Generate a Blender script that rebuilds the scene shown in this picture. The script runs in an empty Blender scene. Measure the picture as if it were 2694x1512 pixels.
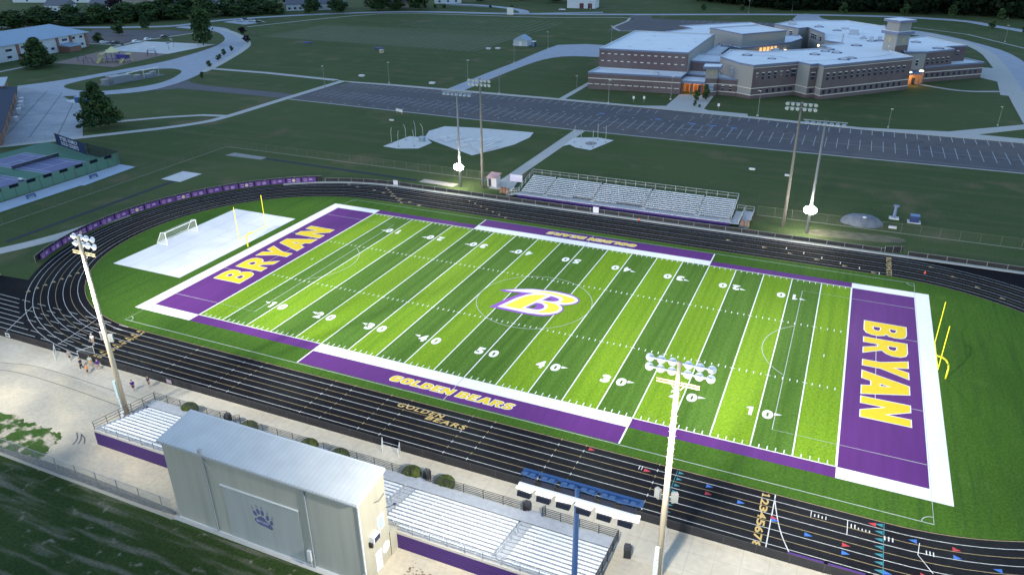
import bpy, bmesh, math, random
from mathutils import Vector, Matrix
R=math.radians; PI=math.pi
sc=bpy.context.scene; COL=sc.collection
random.seed(7)

# ---------------------------------------------------------------- camera
cam_d=bpy.data.cameras.new("camera"); cam=bpy.data.objects.new("camera",cam_d); COL.objects.link(cam)
cam_d.sensor_width=36; cam_d.lens=26.536; cam_d.clip_start=.5; cam_d.clip_end=3000
yaw,pitch,roll=-.4213,-.44866,-.010137
f_=Vector((math.sin(yaw)*math.cos(pitch),math.cos(yaw)*math.cos(pitch),math.sin(pitch)))
r0=Vector((math.cos(yaw),-math.sin(yaw),0)); u0=r0.cross(f_)
r_=math.cos(roll)*r0+math.sin(roll)*u0; u_=-math.sin(roll)*r0+math.cos(roll)*u0
M=Matrix((( r_.x,u_.x,-f_.x,40.4436),(r_.y,u_.y,-f_.y,-98.7532),(r_.z,u_.z,-f_.z,53.7487),(0,0,0,1)))
cam.matrix_world=M
sc.camera=cam
# ---------------------------------------------------------------- dusk sky and last of the sun
w=bpy.data.worlds.new("World"); sc.world=w; w.use_nodes=True
nt=w.node_tree; bg=nt.nodes['Background']
sky=nt.nodes.new('ShaderNodeTexSky'); sky.sky_type='NISHITA'; sky.sun_disc=False
SUN_EL,SUN_ROT=R(16),R(250)
sky.sun_elevation=SUN_EL; sky.sun_rotation=SUN_ROT; sky.air_density=1.0; sky.dust_density=.3; sky.ozone_density=1.6
nt.links.new(sky.outputs[0],bg.inputs[0]); bg.inputs[1].default_value=.14
sd=bpy.data.lights.new("sun",'SUN'); sd.energy=.03; sd.angle=R(25); sd.color=(1,.85,.75)
so=bpy.data.objects.new("sun",sd); COL.objects.link(so)
so.rotation_euler=(PI/2-SUN_EL,0,PI-SUN_ROT)
vs=sc.view_settings; vs.view_transform='Standard'; vs.look='None'; vs.gamma=1; vs.exposure=1.23; vs.use_curve_mapping=False
# ---------------------------------------------------------------- stadium floodlights (spots mounted on the LED poles)
POLES={'nl':(-37.0,-63.5,22.0),'nr':(29.0,-63.6,21.6),'fl':(-37.3,46.7,21.2),'fr':(37.0,46.9,21.4)}
KW=.285
def spot(pole,tx,ty,gain=1.0,cone=46,dx=0):
    px,py,pz=POLES[pole]; px+=dx
    sgn=1 if py<0 else -1
    loc=Vector((px,py+sgn*1.1,pz-.9)); d=Vector((tx,ty,0))-loc
    l=bpy.data.lights.new("floodlight_beam",'SPOT'); l.energy=gain*KW*24*d.length**2*(d.length/abs(d.z))**.6
    l.spot_size=R(cone); l.spot_blend=1; l.shadow_soft_size=.5; l.color=(1,.955,.85)
    o=bpy.data.objects.new("floodlight_beam",l); COL.objects.link(o); o.location=loc
    o.rotation_euler=d.to_track_quat('-Z','Y').to_euler()
for tx in (-47,-24,0,24,47):
    nn=(('nl',.5),('nr',.5)) if tx==0 else ((('nl' if tx<0 else 'nr'),1),); ff=(('fl',.5),('fr',.5)) if tx==0 else ((('fl' if tx<0 else 'fr'),1),)
    for key,q in nn:
        for ty,g,c in ((-21,.62,50),(-2,.62,44),(16,.66,38)): spot(key,tx,ty,g*q,c,random.uniform(-3,3))
    for key,q in ff:
        for ty,g,c in ((21,.36,50),(2,.36,44),(-16,.36,38)): spot(key,tx,ty,g*q,c,random.uniform(-3,3))
for tx,ty,p,g in ((-44,-49,'nl',.9),(-22,-47,'nl',.8),(0,-47,'nr',.95),(26,-47,'nr',1.25),(48,-45,'nr',1.0),(-66,-48,'nl',.7)):
    spot(p,tx,ty,g*2.35,62)
spot('nl',-67,-4,1.7,36); spot('nr',72,-6,.55,50); spot('fl',-67,10,.9,40); spot('fr',66,8,.45,50); spot('nr',62,-38,.35,50)
spot('nr',8,-56,.22,40)
for kx,ky,hx,hy,hz in (('nl',0,-34,-48.1,22.6),('nr',0,31.6,-46.9,21.8)):
    px_,py_,pz_=POLES[kx]; l=bpy.data.lights.new('floodlight_spill','SPOT'); l.energy=5200; l.spot_size=R(50); l.spot_blend=.8; l.color=(1,.97,.92); l.shadow_soft_size=.4
    o=bpy.data.objects.new('floodlight_spill',l); COL.objects.link(o); o.location=(px_,py_+1.6,pz_+1.4); o.rotation_euler=(Vector((hx,hy,hz-3))-o.location).to_track_quat('-Z','Y').to_euler()

# ---------------------------------------------------------------- materials
MATS={}
def mat(name,col,rough=.8,n=None,metal=0,bump=None,spec=.3,col2=None,emis=None,coat=0):
    """n=(scale,amount) brightness noise; col2 blends a second colour through large noise"""
    if name in MATS: return MATS[name]
    m=bpy.data.materials.new(name); m.use_nodes=True; t=m.node_tree; b=t.nodes['Principled BSDF']
    b.inputs['Base Color'].default_value=(*col,1); b.inputs['Roughness'].default_value=rough
    b.inputs['Metallic'].default_value=metal; b.inputs['Specular IOR Level'].default_value=spec
    b.inputs['Coat Weight'].default_value=coat
    if emis: b.inputs['Emission Color'].default_value=(*emis[0],1); b.inputs['Emission Strength'].default_value=emis[1]
    if n or col2:
        g=t.nodes.new('ShaderNodeNewGeometry'); out=None
        if col2:
            n2=t.nodes.new('ShaderNodeTexNoise'); n2.inputs['Scale'].default_value=col2[1]; n2.inputs['Detail'].default_value=5
            t.links.new(g.outputs['Position'],n2.inputs['Vector'])
            rp=t.nodes.new('ShaderNodeValToRGB'); rp.color_ramp.elements[0].position=col2[2]; rp.color_ramp.elements[1].position=col2[3]
            rp.color_ramp.elements[0].color=(*col,1); rp.color_ramp.elements[1].color=(*col2[0],1)
            t.links.new(n2.outputs['Fac'],rp.inputs['Fac']); out=rp.outputs['Color']
        if n:
            n1=t.nodes.new('ShaderNodeTexNoise'); n1.inputs['Scale'].default_value=n[0]; n1.inputs['Detail'].default_value=6
            mp=t.nodes.new('ShaderNodeMapping'); mp.inputs['Scale'].default_value=n[2] if len(n)>2 else (1,1,1)
            t.links.new(g.outputs['Position'],mp.inputs['Vector']); t.links.new(mp.outputs[0],n1.inputs['Vector'])
            mr=t.nodes.new('ShaderNodeMapRange'); mr.inputs['From Min'].default_value=.3; mr.inputs['From Max'].default_value=.7
            mr.inputs['To Min'].default_value=1-n[1]; mr.inputs['To Max'].default_value=1+n[1]; mr.clamp=False
            t.links.new(n1.outputs['Fac'],mr.inputs['Value'])
            mx=t.nodes.new('ShaderNodeVectorMath'); mx.operation='SCALE'
            if out: t.links.new(out,mx.inputs[0])
            else: mx.inputs[0].default_value=col
            t.links.new(mr.outputs[0],mx.inputs['Scale']); out=mx.outputs[0]
        t.links.new(out,b.inputs['Base Color'])
    MATS[name]=m; return m
def grass_mat(name,c1,c2,c3,s1=.02,s2=.35,streak=None,dry=None):
    """patchy lawn: two greens through broad noise, dry tone through finer noise, fine mottling, mower streaks"""
    m=bpy.data.materials.new(name); m.use_nodes=True; t=m.node_tree; b=t.nodes['Principled BSDF']; b.inputs['Roughness'].default_value=.95; b.inputs['Specular IOR Level'].default_value=.1
    L=t.links.new; g=t.nodes.new('ShaderNodeNewGeometry')
    def noise(s,det,scale=(1,1,1),rot=0):
        mp=t.nodes.new('ShaderNodeMapping'); mp.inputs['Scale'].default_value=scale; mp.inputs['Rotation'].default_value=(0,0,rot); L(g.outputs['Position'],mp.inputs[0])
        n=t.nodes.new('ShaderNodeTexNoise'); n.inputs['Scale'].default_value=s; n.inputs['Detail'].default_value=det; L(mp.outputs[0],n.inputs['Vector']); return n.outputs['Fac']
    def ramp(f,a,bb):
        r=t.nodes.new('ShaderNodeMapRange'); r.inputs['From Min'].default_value=a; r.inputs['From Max'].default_value=bb; r.interpolation_type='SMOOTHSTEP'; L(f,r.inputs['Value']); return r.outputs[0]
    def mix(fa,A,B):
        x=t.nodes.new('ShaderNodeMix'); x.data_type='RGBA'; L(fa,x.inputs[0])
        for s,i in ((A,6),(B,7)):
            if isinstance(s,tuple): x.inputs[i].default_value=(*s,1)
            else: L(s,x.inputs[i])
        return x.outputs[2]
    c=mix(ramp(noise(s1,4),.35,.65),c1,c2)
    c=mix(ramp(noise(s2,6),.52,.78),c,c3)
    if streak: c=mix(ramp(noise(streak[0],5,streak[1],streak[4] if len(streak)>4 else 0),streak[3][0],streak[3][1]),c,streak[2])
    if dry: c=mix(ramp(noise(dry[0],6),dry[2],dry[3]),c,dry[1])
    v=t.nodes.new('ShaderNodeMapRange'); L(noise(3.5,8),v.inputs['Value']); v.inputs['From Min'].default_value=.3; v.inputs['From Max'].default_value=.7; v.inputs['To Min'].default_value=.72; v.inputs['To Max'].default_value=1.28
    s=t.nodes.new('ShaderNodeVectorMath'); s.operation='SCALE'; L(c,s.inputs[0]); L(v.outputs[0],s.inputs['Scale']); L(s.outputs[0],b.inputs['Base Color'])
    return m
def mesh_mat(name,col,opac):
    m=bpy.data.materials.new(name); m.use_nodes=True; t=m.node_tree; b=t.nodes['Principled BSDF']; b.inputs['Base Color'].default_value=(*col,1); b.inputs['Roughness'].default_value=.9; b.inputs['Specular IOR Level'].default_value=.05
    tr=t.nodes.new('ShaderNodeBsdfTransparent'); mx=t.nodes.new('ShaderNodeMixShader'); mx.inputs[0].default_value=opac
    t.links.new(tr.outputs[0],mx.inputs[1]); t.links.new(b.outputs[0],mx.inputs[2]); t.links.new(mx.outputs[0],t.nodes['Material Output'].inputs[0]); return m
G_OUT=grass_mat('lawn_grass',(.054,.086,.030),(.070,.100,.036),(.098,.112,.054),.018,.12,streak=(.25,(.06,1,1),(.082,.100,.044),(.45,.70)),dry=(.06,(.135,.115,.065),.56,.74))
G_NEAR=grass_mat('rough_mown_grass',(.026,.050,.013),(.040,.066,.018),(.060,.080,.03),.06,.3,streak=(.9,(.12,1,1),(.135,.135,.095),(.48,.70),R(14)),dry=(.7,(.22,.20,.15),.60,.74))
G_IN=grass_mat('infield_turf',(.046,.108,.012),(.055,.128,.014),(.066,.136,.020),.05,.3,streak=(1.2,(1,.05,1),(.042,.100,.014),(.45,.7)))
G_DARK=grass_mat('field_turf_dark',(.074,.158,.022),(.086,.176,.025),(.100,.184,.035),.04,.5,streak=(1.1,(1,.02,1),(.058,.130,.016),(.4,.7)))
G_LITE=grass_mat('field_turf_light',(.158,.282,.015),(.178,.308,.017),(.172,.290,.030),.04,.5,streak=(1.1,(1,.02,1),(.132,.245,.014),(.4,.7)))
WHITE=mat('white_paint',(.80,.80,.80),.8,(2,.05)); WHT2=mat('worn_white_paint',(.42,.46,.42),.85)
PURPLE=mat('purple_turf',(.098,.019,.160),.85,(1.3,.10,(1,.08,1))); YEL=mat('yellow_turf',(.74,.53,.02),.85,(2,.05))
BPUR=mat('purple_logo_turf',(.27,.085,.45),.85); BYEL=mat('bright_yellow_turf',(.88,.82,.06),.85)
TRACK=mat('track_rubber',(.0125,.0125,.016),.95,(1.5,.16),spec=.03,col2=((.019,.0205,.023),.06,.45,.6)); LANEW=mat('lane_white',(.62,.62,.60),.8,(1.2,.15)); LANEG=mat('lane_gold',(.36,.28,.15),.8,(1.2,.15))
GOLD=mat('gold_track_paint',(.52,.37,.14),.8,(3,.12)); TEAL=mat('teal_track_paint',(.04,.20,.24),.8); REDP=mat('red_track_paint',(.45,.05,.06),.8); BLUEP=mat('blue_track_paint',(.05,.16,.5),.8)
def slab_mat(name,c,c2,joint,sx,sy,rot=0):
    m=mat(name,c,.9,(1.6,.08),col2=(c2,.16,.4,.62)); t=m.node_tree; b=t.nodes['Principled BSDF']; src=b.inputs['Base Color'].links[0].from_socket
    g=t.nodes.new('ShaderNodeNewGeometry'); mp=t.nodes.new('ShaderNodeMapping'); mp.inputs['Rotation'].default_value=(0,0,rot); t.links.new(g.outputs['Position'],mp.inputs[0])
    br=t.nodes.new('ShaderNodeTexBrick'); br.offset=0; br.inputs['Scale'].default_value=1; br.inputs['Brick Width'].default_value=sx; br.inputs['Row Height'].default_value=sy; br.inputs['Mortar Size'].default_value=.035
    br.inputs['Color1'].default_value=(1,1,1,1); br.inputs['Color2'].default_value=(.93,.93,.93,1); br.inputs['Mortar'].default_value=(joint,joint,joint,1); t.links.new(mp.outputs[0],br.inputs['Vector'])
    x=t.nodes.new('ShaderNodeVectorMath'); x.operation='MULTIPLY'; t.links.new(src,x.inputs[0]); t.links.new(br.outputs['Color'],x.inputs[1]); t.links.new(x.outputs[0],b.inputs['Base Color']); return m
CONC=slab_mat('promenade_concrete',(.50,.45,.36),(.56,.51,.41),.80,2.4,2.4)
DIRT=mat('limestone_yard',(.40,.365,.30),.95,(2.5,.10),col2=((.50,.44,.33),.22,.42,.62))
PAVE=slab_mat('old_concrete_pavement',(.30,.33,.37),(.35,.38,.42),.80,9,6)
WALK=mat('walkway_concrete',(.43,.43,.41),.9,(1.2,.06)); ROADC=mat('concrete_road',(.34,.37,.43),.9,(.3,.07)); PAD=mat('slab_concrete',(.56,.57,.57),.9,(.7,.06))
ASPH=mat('asphalt',(.088,.088,.102),.9,(.25,.10),col2=((.11,.10,.105),.035,.45,.6)); ASPH2=mat('driveway_asphalt',(.105,.105,.12),.9,(.25,.1)); PARKL=mat('parking_paint',(.36,.38,.40),.85,(1.5,.15))
MULCH=mat('wood_mulch',(.22,.17,.15),.95,(2,.2)); COURTG=mat('court_green',(.06,.17,.12),.8,(.5,.05)); COURTB=mat('court_purple',(.145,.165,.29),.8,(.5,.05)); COURTL=mat('court_line',(.6,.62,.66),.8)
ALU=mat('aluminium_plank',(.66,.68,.72),.42,(3,.06),spec=.5); ALUD=mat('aluminium_deck',(.34,.36,.39),.5,(2,.1)); STEEL=mat('galvanised_steel',(.42,.43,.45),.5,metal=.3); BLK=mat('black_steel',(.02,.02,.022),.5); SKIRT=mat('purple_skirting',(.045,.018,.115),.55,(8,.12,(.05,.05,1)))
SCREEN=mat('black_windscreen',(.022,.022,.026),.85,(.9,.25)); SCREEN_P=mat('banner_purple',(.075,.032,.18),.7); CHAIN=mesh_mat('chain_link',(.12,.13,.11),.10); CHAIN2=mesh_mat('chain_link_dense',(.26,.28,.28),.30)
WOOD=mat('utility_wood',(.50,.43,.33),.8,(3,.18,(1,1,.1))); WOODD=mat('dark_wood',(.22,.16,.12),.85,(4,.2)); LAMPH=mat('lamp_housing',(.78,.79,.80),.4,spec=.5); LAMPG=mat('lamp_glass',(.78,.82,.86),.2,spec=.6); BLUEM=mat('blue_grey_steel',(.08,.17,.36),.45,spec=.5); LEDW=mat('lit_led_head',(.8,.8,.8),.4,emis=((1,.98,.95),.6)); GLOW=mat('lit_lamp',(.9,.9,.9),.4,emis=((1,.93,.80),60)); DARKB=mat('dark_lamp_visor',(.03,.035,.06),.5)
GPOST=mat('goalpost_yellow',(.80,.76,.03),.45,spec=.5); GOALW=mat('goal_white',(.8,.8,.8),.5); NET=mesh_mat('goal_net',(.8,.8,.8),.16); NETD=mesh_mat('court_net',(.03,.03,.05),.6)
BRICK=mat('school_brick',(.128,.108,.118),.9,(1.5,.12,(1,1,6)),spec=.1,col2=((.112,.088,.098),.1,.4,.6)); BLOCK=mat('school_grey_block',(.245,.255,.26),.9,(1.2,.07,(1,1,5))); ROOFW=mat('white_membrane_roof',(.74,.78,.82),.7,(.12,.05)); FASC=mat('blue_fascia',(.12,.16,.27),.5); BAND=mat('limestone_band',(.60,.58,.56),.8)
GLASS=mat('window_glass',(.02,.03,.06),.12,spec=.7); GLASSB=mat('pale_window',(.30,.38,.5),.2,spec=.6); LITW=mat('lit_window',(.6,.4,.2),.6,emis=((1,.52,.17),.42)); LITL=mat('wall_lamp_lit',(.9,.8,.6),.5,emis=((1,.78,.42),2.6)); ORANGE=mat('lit_doorway',(.34,.19,.10),.7,emis=((1,.36,.08),.05)); UNIT=mat('rooftop_unit_metal',(.38,.42,.5),.5)
METALR=mat('blue_grey_metal_roof',(.24,.34,.46),.5,(.6,.05),spec=.5); WHITEP=mat('white_wall_panel',(.40,.45,.53),.8,(.3,.05)); REDB=mat('red_brick',(.19,.105,.09),.9,(2,.12))
def ribbed(name,c,axis,pitch,amt=.12,rough=.5):
    m=mat(name,c,rough,(1.3,.08,(1,1,.07)) if 'roof' not in name else (.5,.07),spec=.4); t=m.node_tree; b=t.nodes['Principled BSDF']; src=b.inputs['Base Color'].links[0].from_socket
    g=t.nodes.new('ShaderNodeNewGeometry'); wv=t.nodes.new('ShaderNodeTexWave'); wv.bands_direction=axis; wv.inputs['Scale'].default_value=.314/pitch; wv.wave_profile='SAW'
    t.links.new(g.outputs['Position'],wv.inputs['Vector']); rp=t.nodes.new('ShaderNodeMapRange'); rp.inputs['From Min'].default_value=.78; rp.inputs['To Min'].default_value=1; rp.inputs['To Max'].default_value=1-amt; t.links.new(wv.outputs['Fac'],rp.inputs['Value'])
    x=t.nodes.new('ShaderNodeVectorMath'); x.operation='SCALE'; t.links.new(src,x.inputs[0]); t.links.new(rp.outputs[0],x.inputs['Scale']); t.links.new(x.outputs[0],b.inputs['Base Color']); return m
SIDING=ribbed('cream_metal_siding',(.345,.35,.315),'X',.3,.10); SIDEND=ribbed('cream_end_siding',(.33,.31,.245),'Y',.3,.06); PBROOF=ribbed('pale_metal_roof',(.56,.57,.56),'X',.5,.14,.45); TRIMW=mat('white_trim',(.62,.64,.66),.5)
BUSH=grass_mat('bush_leaves',(.05,.07,.02),(.08,.10,.03),(.10,.11,.045),.8,3); HAIRD=mat('dark_hair',(.03,.02,.015),.7)
LEAF=[mat('leaf_green_%s'%n,c,.85,spec=.15) for n,c in (('dark',(.020,.044,.018)),('mid',(.034,.068,.026)),('light',(.062,.104,.034)))]
LEAFR=[mat('leaf_plum_%s'%n,c,.85,spec=.15) for n,c in (('dark',(.014,.010,.016)),('mid',(.022,.014,.024)),('light',(.034,.022,.034)))]
BARK=mat('bark',(.09,.07,.055),.9)

# ---------------------------------------------------------------- mesh helpers
class MB:
    def __init__(s): s.v=[];s.f=[];s.m=[];s.cm=0
    def face(s,pts):
        i=len(s.v); s.v+= [tuple(p) for p in pts]; s.f.append(list(range(i,i+len(pts)))); s.m.append(s.cm)
    def box(s,x0,x1,y0,y1,z0,z1):
        i=len(s.v); s.v+=[(x0,y0,z0),(x1,y0,z0),(x1,y1,z0),(x0,y1,z0),(x0,y0,z1),(x1,y0,z1),(x1,y1,z1),(x0,y1,z1)]
        for q in ((0,3,2,1),(4,5,6,7),(0,1,5,4),(1,2,6,5),(2,3,7,6),(3,0,4,7)): s.f.append([i+k for k in q]); s.m.append(s.cm)
        return s
    def obox(s,c,size,rz=0,tilt=None):
        m=Matrix.Translation(Vector(c))@Matrix.Rotation(rz,4,'Z')
        if tilt: m=m@Matrix.Rotation(tilt[1],4,tilt[0])
        i=len(s.v); a,b,d=(k/2 for k in size)
        for p in ((-a,-b,-d),(a,-b,-d),(a,b,-d),(-a,b,-d),(-a,-b,d),(a,-b,d),(a,b,d),(-a,b,d)): s.v.append(tuple(m@Vector(p)))
        for q in ((0,3,2,1),(4,5,6,7),(0,1,5,4),(1,2,6,5),(2,3,7,6),(3,0,4,7)): s.f.append([i+k for k in q]); s.m.append(s.cm)
        return s
    def beam(s,p,q,wd,ht):
        p=Vector(p);q=Vector(q);d=(q-p).normalized(); up=Vector((0,0,1)) if abs(d.z)<.95 else Vector((0,1,0))
        a=d.cross(up).normalized()*wd/2; b=a.cross(d).normalized()*ht/2; i=len(s.v)
        for c in (p,q):
            for k in (-a-b,a-b,a+b,-a+b): s.v.append(tuple(c+k))
        for z in ((0,1,2,3),(7,6,5,4),(0,4,5,1),(1,5,6,2),(2,6,7,3),(3,7,4,0)): s.f.append([i+k for k in z]); s.m.append(s.cm)
        return s
    def tube(s,p,q,r0,r1=None,n=8,cap=True):
        r1=r0 if r1 is None else r1; p=Vector(p);q=Vector(q);d=(q-p).normalized(); up=Vector((0,0,1)) if abs(d.z)<.95 else Vector((1,0,0))
        a=d.cross(up).normalized(); b=a.cross(d); i=len(s.v)
        for c,r in ((p,r0),(q,r1)):
            for k in range(n): t=2*PI*k/n; s.v.append(tuple(c+a*math.cos(t)*r+b*math.sin(t)*r))
        for k in range(n): k2=(k+1)%n; s.f.append([i+k,i+k2,i+n+k2,i+n+k]); s.m.append(s.cm)
        if cap: s.f.append([i+k for k in range(n)][::-1]); s.f.append([i+n+k for k in range(n)]); s.m+=[s.cm,s.cm]
        return s
    def path(s,pts,r,n=8):
        for a,b in zip(pts,pts[1:]): s.tube(a,b,r,r,n)
        return s
    def prism(s,pts,z0,z1):
        i=len(s.v); n=len(pts); s.v+=[(x,y,z0) for x,y in pts]+[(x,y,z1) for x,y in pts]
        ar=sum(a[0]*b[1]-b[0]*a[1] for a,b in zip(pts,pts[1:]+pts[:1]))
        top=list(range(i+n,i+2*n)); bot=list(range(i,i+n))
        if ar<0: top.reverse()
        else: bot.reverse()
        s.f.append(top); s.f.append(bot); s.m+=[s.cm,s.cm]
        for k in range(n):
            k2=(k+1)%n; q=[i+k,i+k2,i+n+k2,i+n+k]
            if ar<0: q.reverse()
            s.f.append(q); s.m.append(s.cm)
        return s
    def sheet(s,pts,z):
        ar=sum(a[0]*b[1]-b[0]*a[1] for a,b in zip(pts,pts[1:]+pts[:1])); q=[(x,y,z) for x,y in pts]
        s.face(q if ar>0 else q[::-1]); return s
    def rect(s,x0,x1,y0,y1,z): s.face([(x0,y0,z),(x1,y0,z),(x1,y1,z),(x0,y1,z)]); return s
    def ell(s,c,r,n=10,m=6,zmin=-1):
        i=len(s.v); rings=[]
        for j in range(m+1):
            ph=-PI/2+PI*j/m; 
            if math.sin(ph)<zmin: continue
            rings.append([(c[0]+r[0]*math.cos(ph)*math.cos(2*PI*k/n),c[1]+r[1]*math.cos(ph)*math.sin(2*PI*k/n),c[2]+r[2]*math.sin(ph)) for k in range(n)])
        for g in rings: s.v+=g
        for j in range(len(rings)-1):
            for k in range(n): k2=(k+1)%n; s.f.append([i+j*n+k,i+j*n+k2,i+(j+1)*n+k2,i+(j+1)*n+k]); s.m.append(s.cm)
        return s
    def build(s,name,mats,parent=None,smooth=False,loc=None):
        me=bpy.data.meshes.new(name); me.from_pydata(s.v,[],s.f)
        for m in (mats if isinstance(mats,(list,tuple)) else [mats]): me.materials.append(m)
        me.polygons.foreach_set('material_index',s.m)
        if smooth: me.polygons.foreach_set('use_smooth',[True]*len(me.polygons))
        me.update(); o=bpy.data.objects.new(name,me); COL.objects.link(o)
        if loc: o.location=loc
        if parent: o.parent=parent
        return o
def tag(o,label=None,cat=None,group=None,kind=None):
    if label: o['label']=label
    if cat: o['category']=cat
    if group: o['group']=group
    if kind: o['kind']=kind
    return o
def struct(o): o['kind']='structure'; return o
def thing(name,label,cat,loc=(0,0,0),rz=0,group=None):
    o=bpy.data.objects.new(name,None); COL.objects.link(o); o.location=loc; o.rotation_euler=(0,0,rz); o.empty_display_size=.3
    return tag(o,label,cat,group)
def dup(root,loc,rz=0,label=None,scale=None,group=None):
    r=root.copy(); COL.objects.link(r); r.location=loc; r.rotation_euler=(0,0,rz)
    if scale: r.scale=scale if isinstance(scale,tuple) else (scale,)*3
    if label: r['label']=label
    if group: r['group']=group
    for ch in list(root.children):
        c=ch.copy(); COL.objects.link(c); c.parent=r
        for g in list(ch.children):
            d=g.copy(); COL.objects.link(d); d.parent=c
    return r
DG=None
def to_mesh(cu,name,mt,parent=None,xf=None,z=0):
    tmp=bpy.data.objects.new('tmp',cu); COL.objects.link(tmp); dg=bpy.context.evaluated_depsgraph_get(); me=bpy.data.meshes.new_from_object(tmp.evaluated_get(dg))
    bpy.data.objects.remove(tmp); me.name=name; me.materials.clear(); me.materials.append(mt)
    if xf: xf(me)
    o=bpy.data.objects.new(name,me); COL.objects.link(o)
    if parent: o.parent=parent
    return o
def loops(name,polys,z,mt,offset=0,parent=None):
    cu=bpy.data.curves.new(name,'CURVE'); cu.dimensions='2D'; cu.fill_mode='BOTH'; cu.offset=offset
    for p in polys:
        s=cu.splines.new('POLY'); s.points.add(len(p)-1); s.use_cyclic_u=True
        for k,q in enumerate(p): s.points[k].co=(q[0],q[1],0,1)
    def xf(me):
        for v in me.vertices: v.co.z=z
        up=sum(pl.normal.z*pl.area for pl in me.polygons)
        if up<0: me.flip_normals()
    return to_mesh(cu,name,mt,parent,xf)
def text_me(s,offset=0,shear=0,spacing=1):
    cu=bpy.data.curves.new('t','FONT'); cu.body=s; cu.offset=offset; cu.shear=shear; cu.space_character=spacing; cu.fill_mode='FRONT'; cu.resolution_u=4
    return cu
def text(name,s,c,size,rot,z,mt,offset=.03,shear=0,parent=None,spacing=1,frame=None,pad=0):
    """flat text fitted to size=(w,h) centred on c; frame=(origin,ux,uy) puts it on any plane"""
    cu=text_me(s,offset,shear,spacing)
    def xf(me):
        xs=[v.co.x for v in me.vertices]; ys=[v.co.y for v in me.vertices]; x0,x1,y0,y1=min(xs),max(xs),min(ys),max(ys)
        ca,sa=math.cos(rot),math.sin(rot)
        for v in me.vertices:
            a=((v.co.x-x0)/(x1-x0)-.5)*(size[0]+pad*2); b=((v.co.y-y0)/(y1-y0)-.5)*(size[1]+pad*2)
            if frame: v.co=Vector(frame[0])+Vector(frame[1])*a+Vector(frame[2])*b
            else: v.co=(c[0]+a*ca-b*sa,c[1]+a*sa+b*ca,z)
    return to_mesh(cu,name,mt,parent,xf)
def strip(pts,wd,closed=False):
    """offset polyline into quads (list of 4-point polys)"""
    out=[];n=len(pts)
    def nrm(i):
        a=Vector(pts[(i-1)%n] if (closed or i>0) else pts[i]); b=Vector(pts[(i+1)%n] if (closed or i<n-1) else pts[i]); d=(b-a).normalized(); return Vector((-d.y,d.x))
    N=[nrm(i) for i in range(n)]
    for i in range(n if closed else n-1):
        j=(i+1)%n; a,b=Vector(pts[i]),Vector(pts[j])
        out.append([a-N[i]*wd/2,b-N[j]*wd/2,b+N[j]*wd/2,a+N[i]*wd/2])
    return out
def smooth_pts(pts,it=2,closed=False):
    for _ in range(it):
        q=[]; n=len(pts)
        if not closed: q.append(pts[0])
        for i in range(n if closed else n-1):
            a=pts[i]; b=pts[(i+1)%n]; q.append((a[0]*.75+b[0]*.25,a[1]*.75+b[1]*.25)); q.append((a[0]*.25+b[0]*.75,a[1]*.25+b[1]*.75))
        if not closed: q.append(pts[-1])
        pts=q
    return pts
def arc(cx,cy,r,a0,a1,n=24): return [(cx+r*math.cos(R(a0+(a1-a0)*k/n)),cy+r*math.sin(R(a0+(a1-a0)*k/n))) for k in range(n+1)]
CX=50.5
def stadium(r,n=48): return arc(CX,0,r,-90,90,n)+arc(-CX,0,r,90,270,n)
def pave(name,polys,z,mt,thick=0): 
    return struct(loops(name,polys,z,mt))

# ================================================================ GROUND, ROADS, PAVING
g=MB(); g.rect(-1500,1500,-400,2200,0); struct(g.build('ground',G_OUT))
pave('mown_grass',[[(-140,-59.4),(-42,-59.35),(-34,-59.3),(-26,-59.2),(-17,-59.3),(-14.2,-59.75),(-3.4,-59.3),(1.4,-59.3),(4.2,-59.2),(20,-59.6),(20,-120),(-140,-120)]],.010,G_NEAR)
random.seed(3)
edge=[(-75,-53.2),(-66,-53.6),(-62,-52.6),(-56,-53.4),(-49.1,-53.8),(-46.5,-53.7),(-44.5,-54.0),(-42.5,-53.6),(-40.5,-53.8),(-38.8,-53.9),(-37.6,-54.3),(-37.2,-55.3),(-36.9,-56.5),(-36.3,-57.3),(-36.0,-58.2)]
jit=[]
for a,b in zip(edge,edge[1:]):
    for k in range(5): t=k/5; jit.append((a[0]*(1-t)+b[0]*t+random.uniform(-.25,.25),a[1]*(1-t)+b[1]*t+random.uniform(-.3,.3)))
yard=[(-130,-43)]+[(x,-43) for x in range(-120,101,10)]+[(100,-62),(20,-62),(8,-59.0),(8,-59),(-14.6,-59.0),(-14.7,-59.3),(-36,-59.1)]+jit[::-1]+[(-130,-52.5)]
pave('compacted_limestone_yard',[yard],.012,DIRT)
GP=grass_mat('patchy_verge_grass',(.035,.080,.016),(.050,.095,.022),(.08,.11,.04),.2,.6,dry=(.55,(.42,.37,.29),.50,.60))
pave('grass_verge',[jit[::-1]+[(-80,-53),(-80,-59.2),(-36,-59.0)]],.016,GP)
pave('promenade',[[(-130,-40.6),(100,-40.6),(100,-46.2),(-38,-46.2),(-42,-45.4),(-52,-44.6),(-57,-45.0),(-62,-46.4),(-130,-46.4)]],.02,CONC)
gr=MB()
for p in strip(smooth_pts([(-64,-46.6),(-60.6,-46.0),(-56.6,-44.8),(-52,-44.5),(-38.5,-44.9),(-30,-45.1)],2),.10): gr.sheet([tuple(q) for q in p],.026)
for p in strip(smooth_pts([(-66,-49.5),(-60,-47.6),(-56,-46.6),(-46,-46.6),(-35.7,-47.1),(-33,-47.4)],2),.12): gr.sheet([tuple(q) for q in p],.026)
struct(gr.build('pavement_joint_lines',mat('joint_dirt',(.20,.18,.15),.95)))
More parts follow.
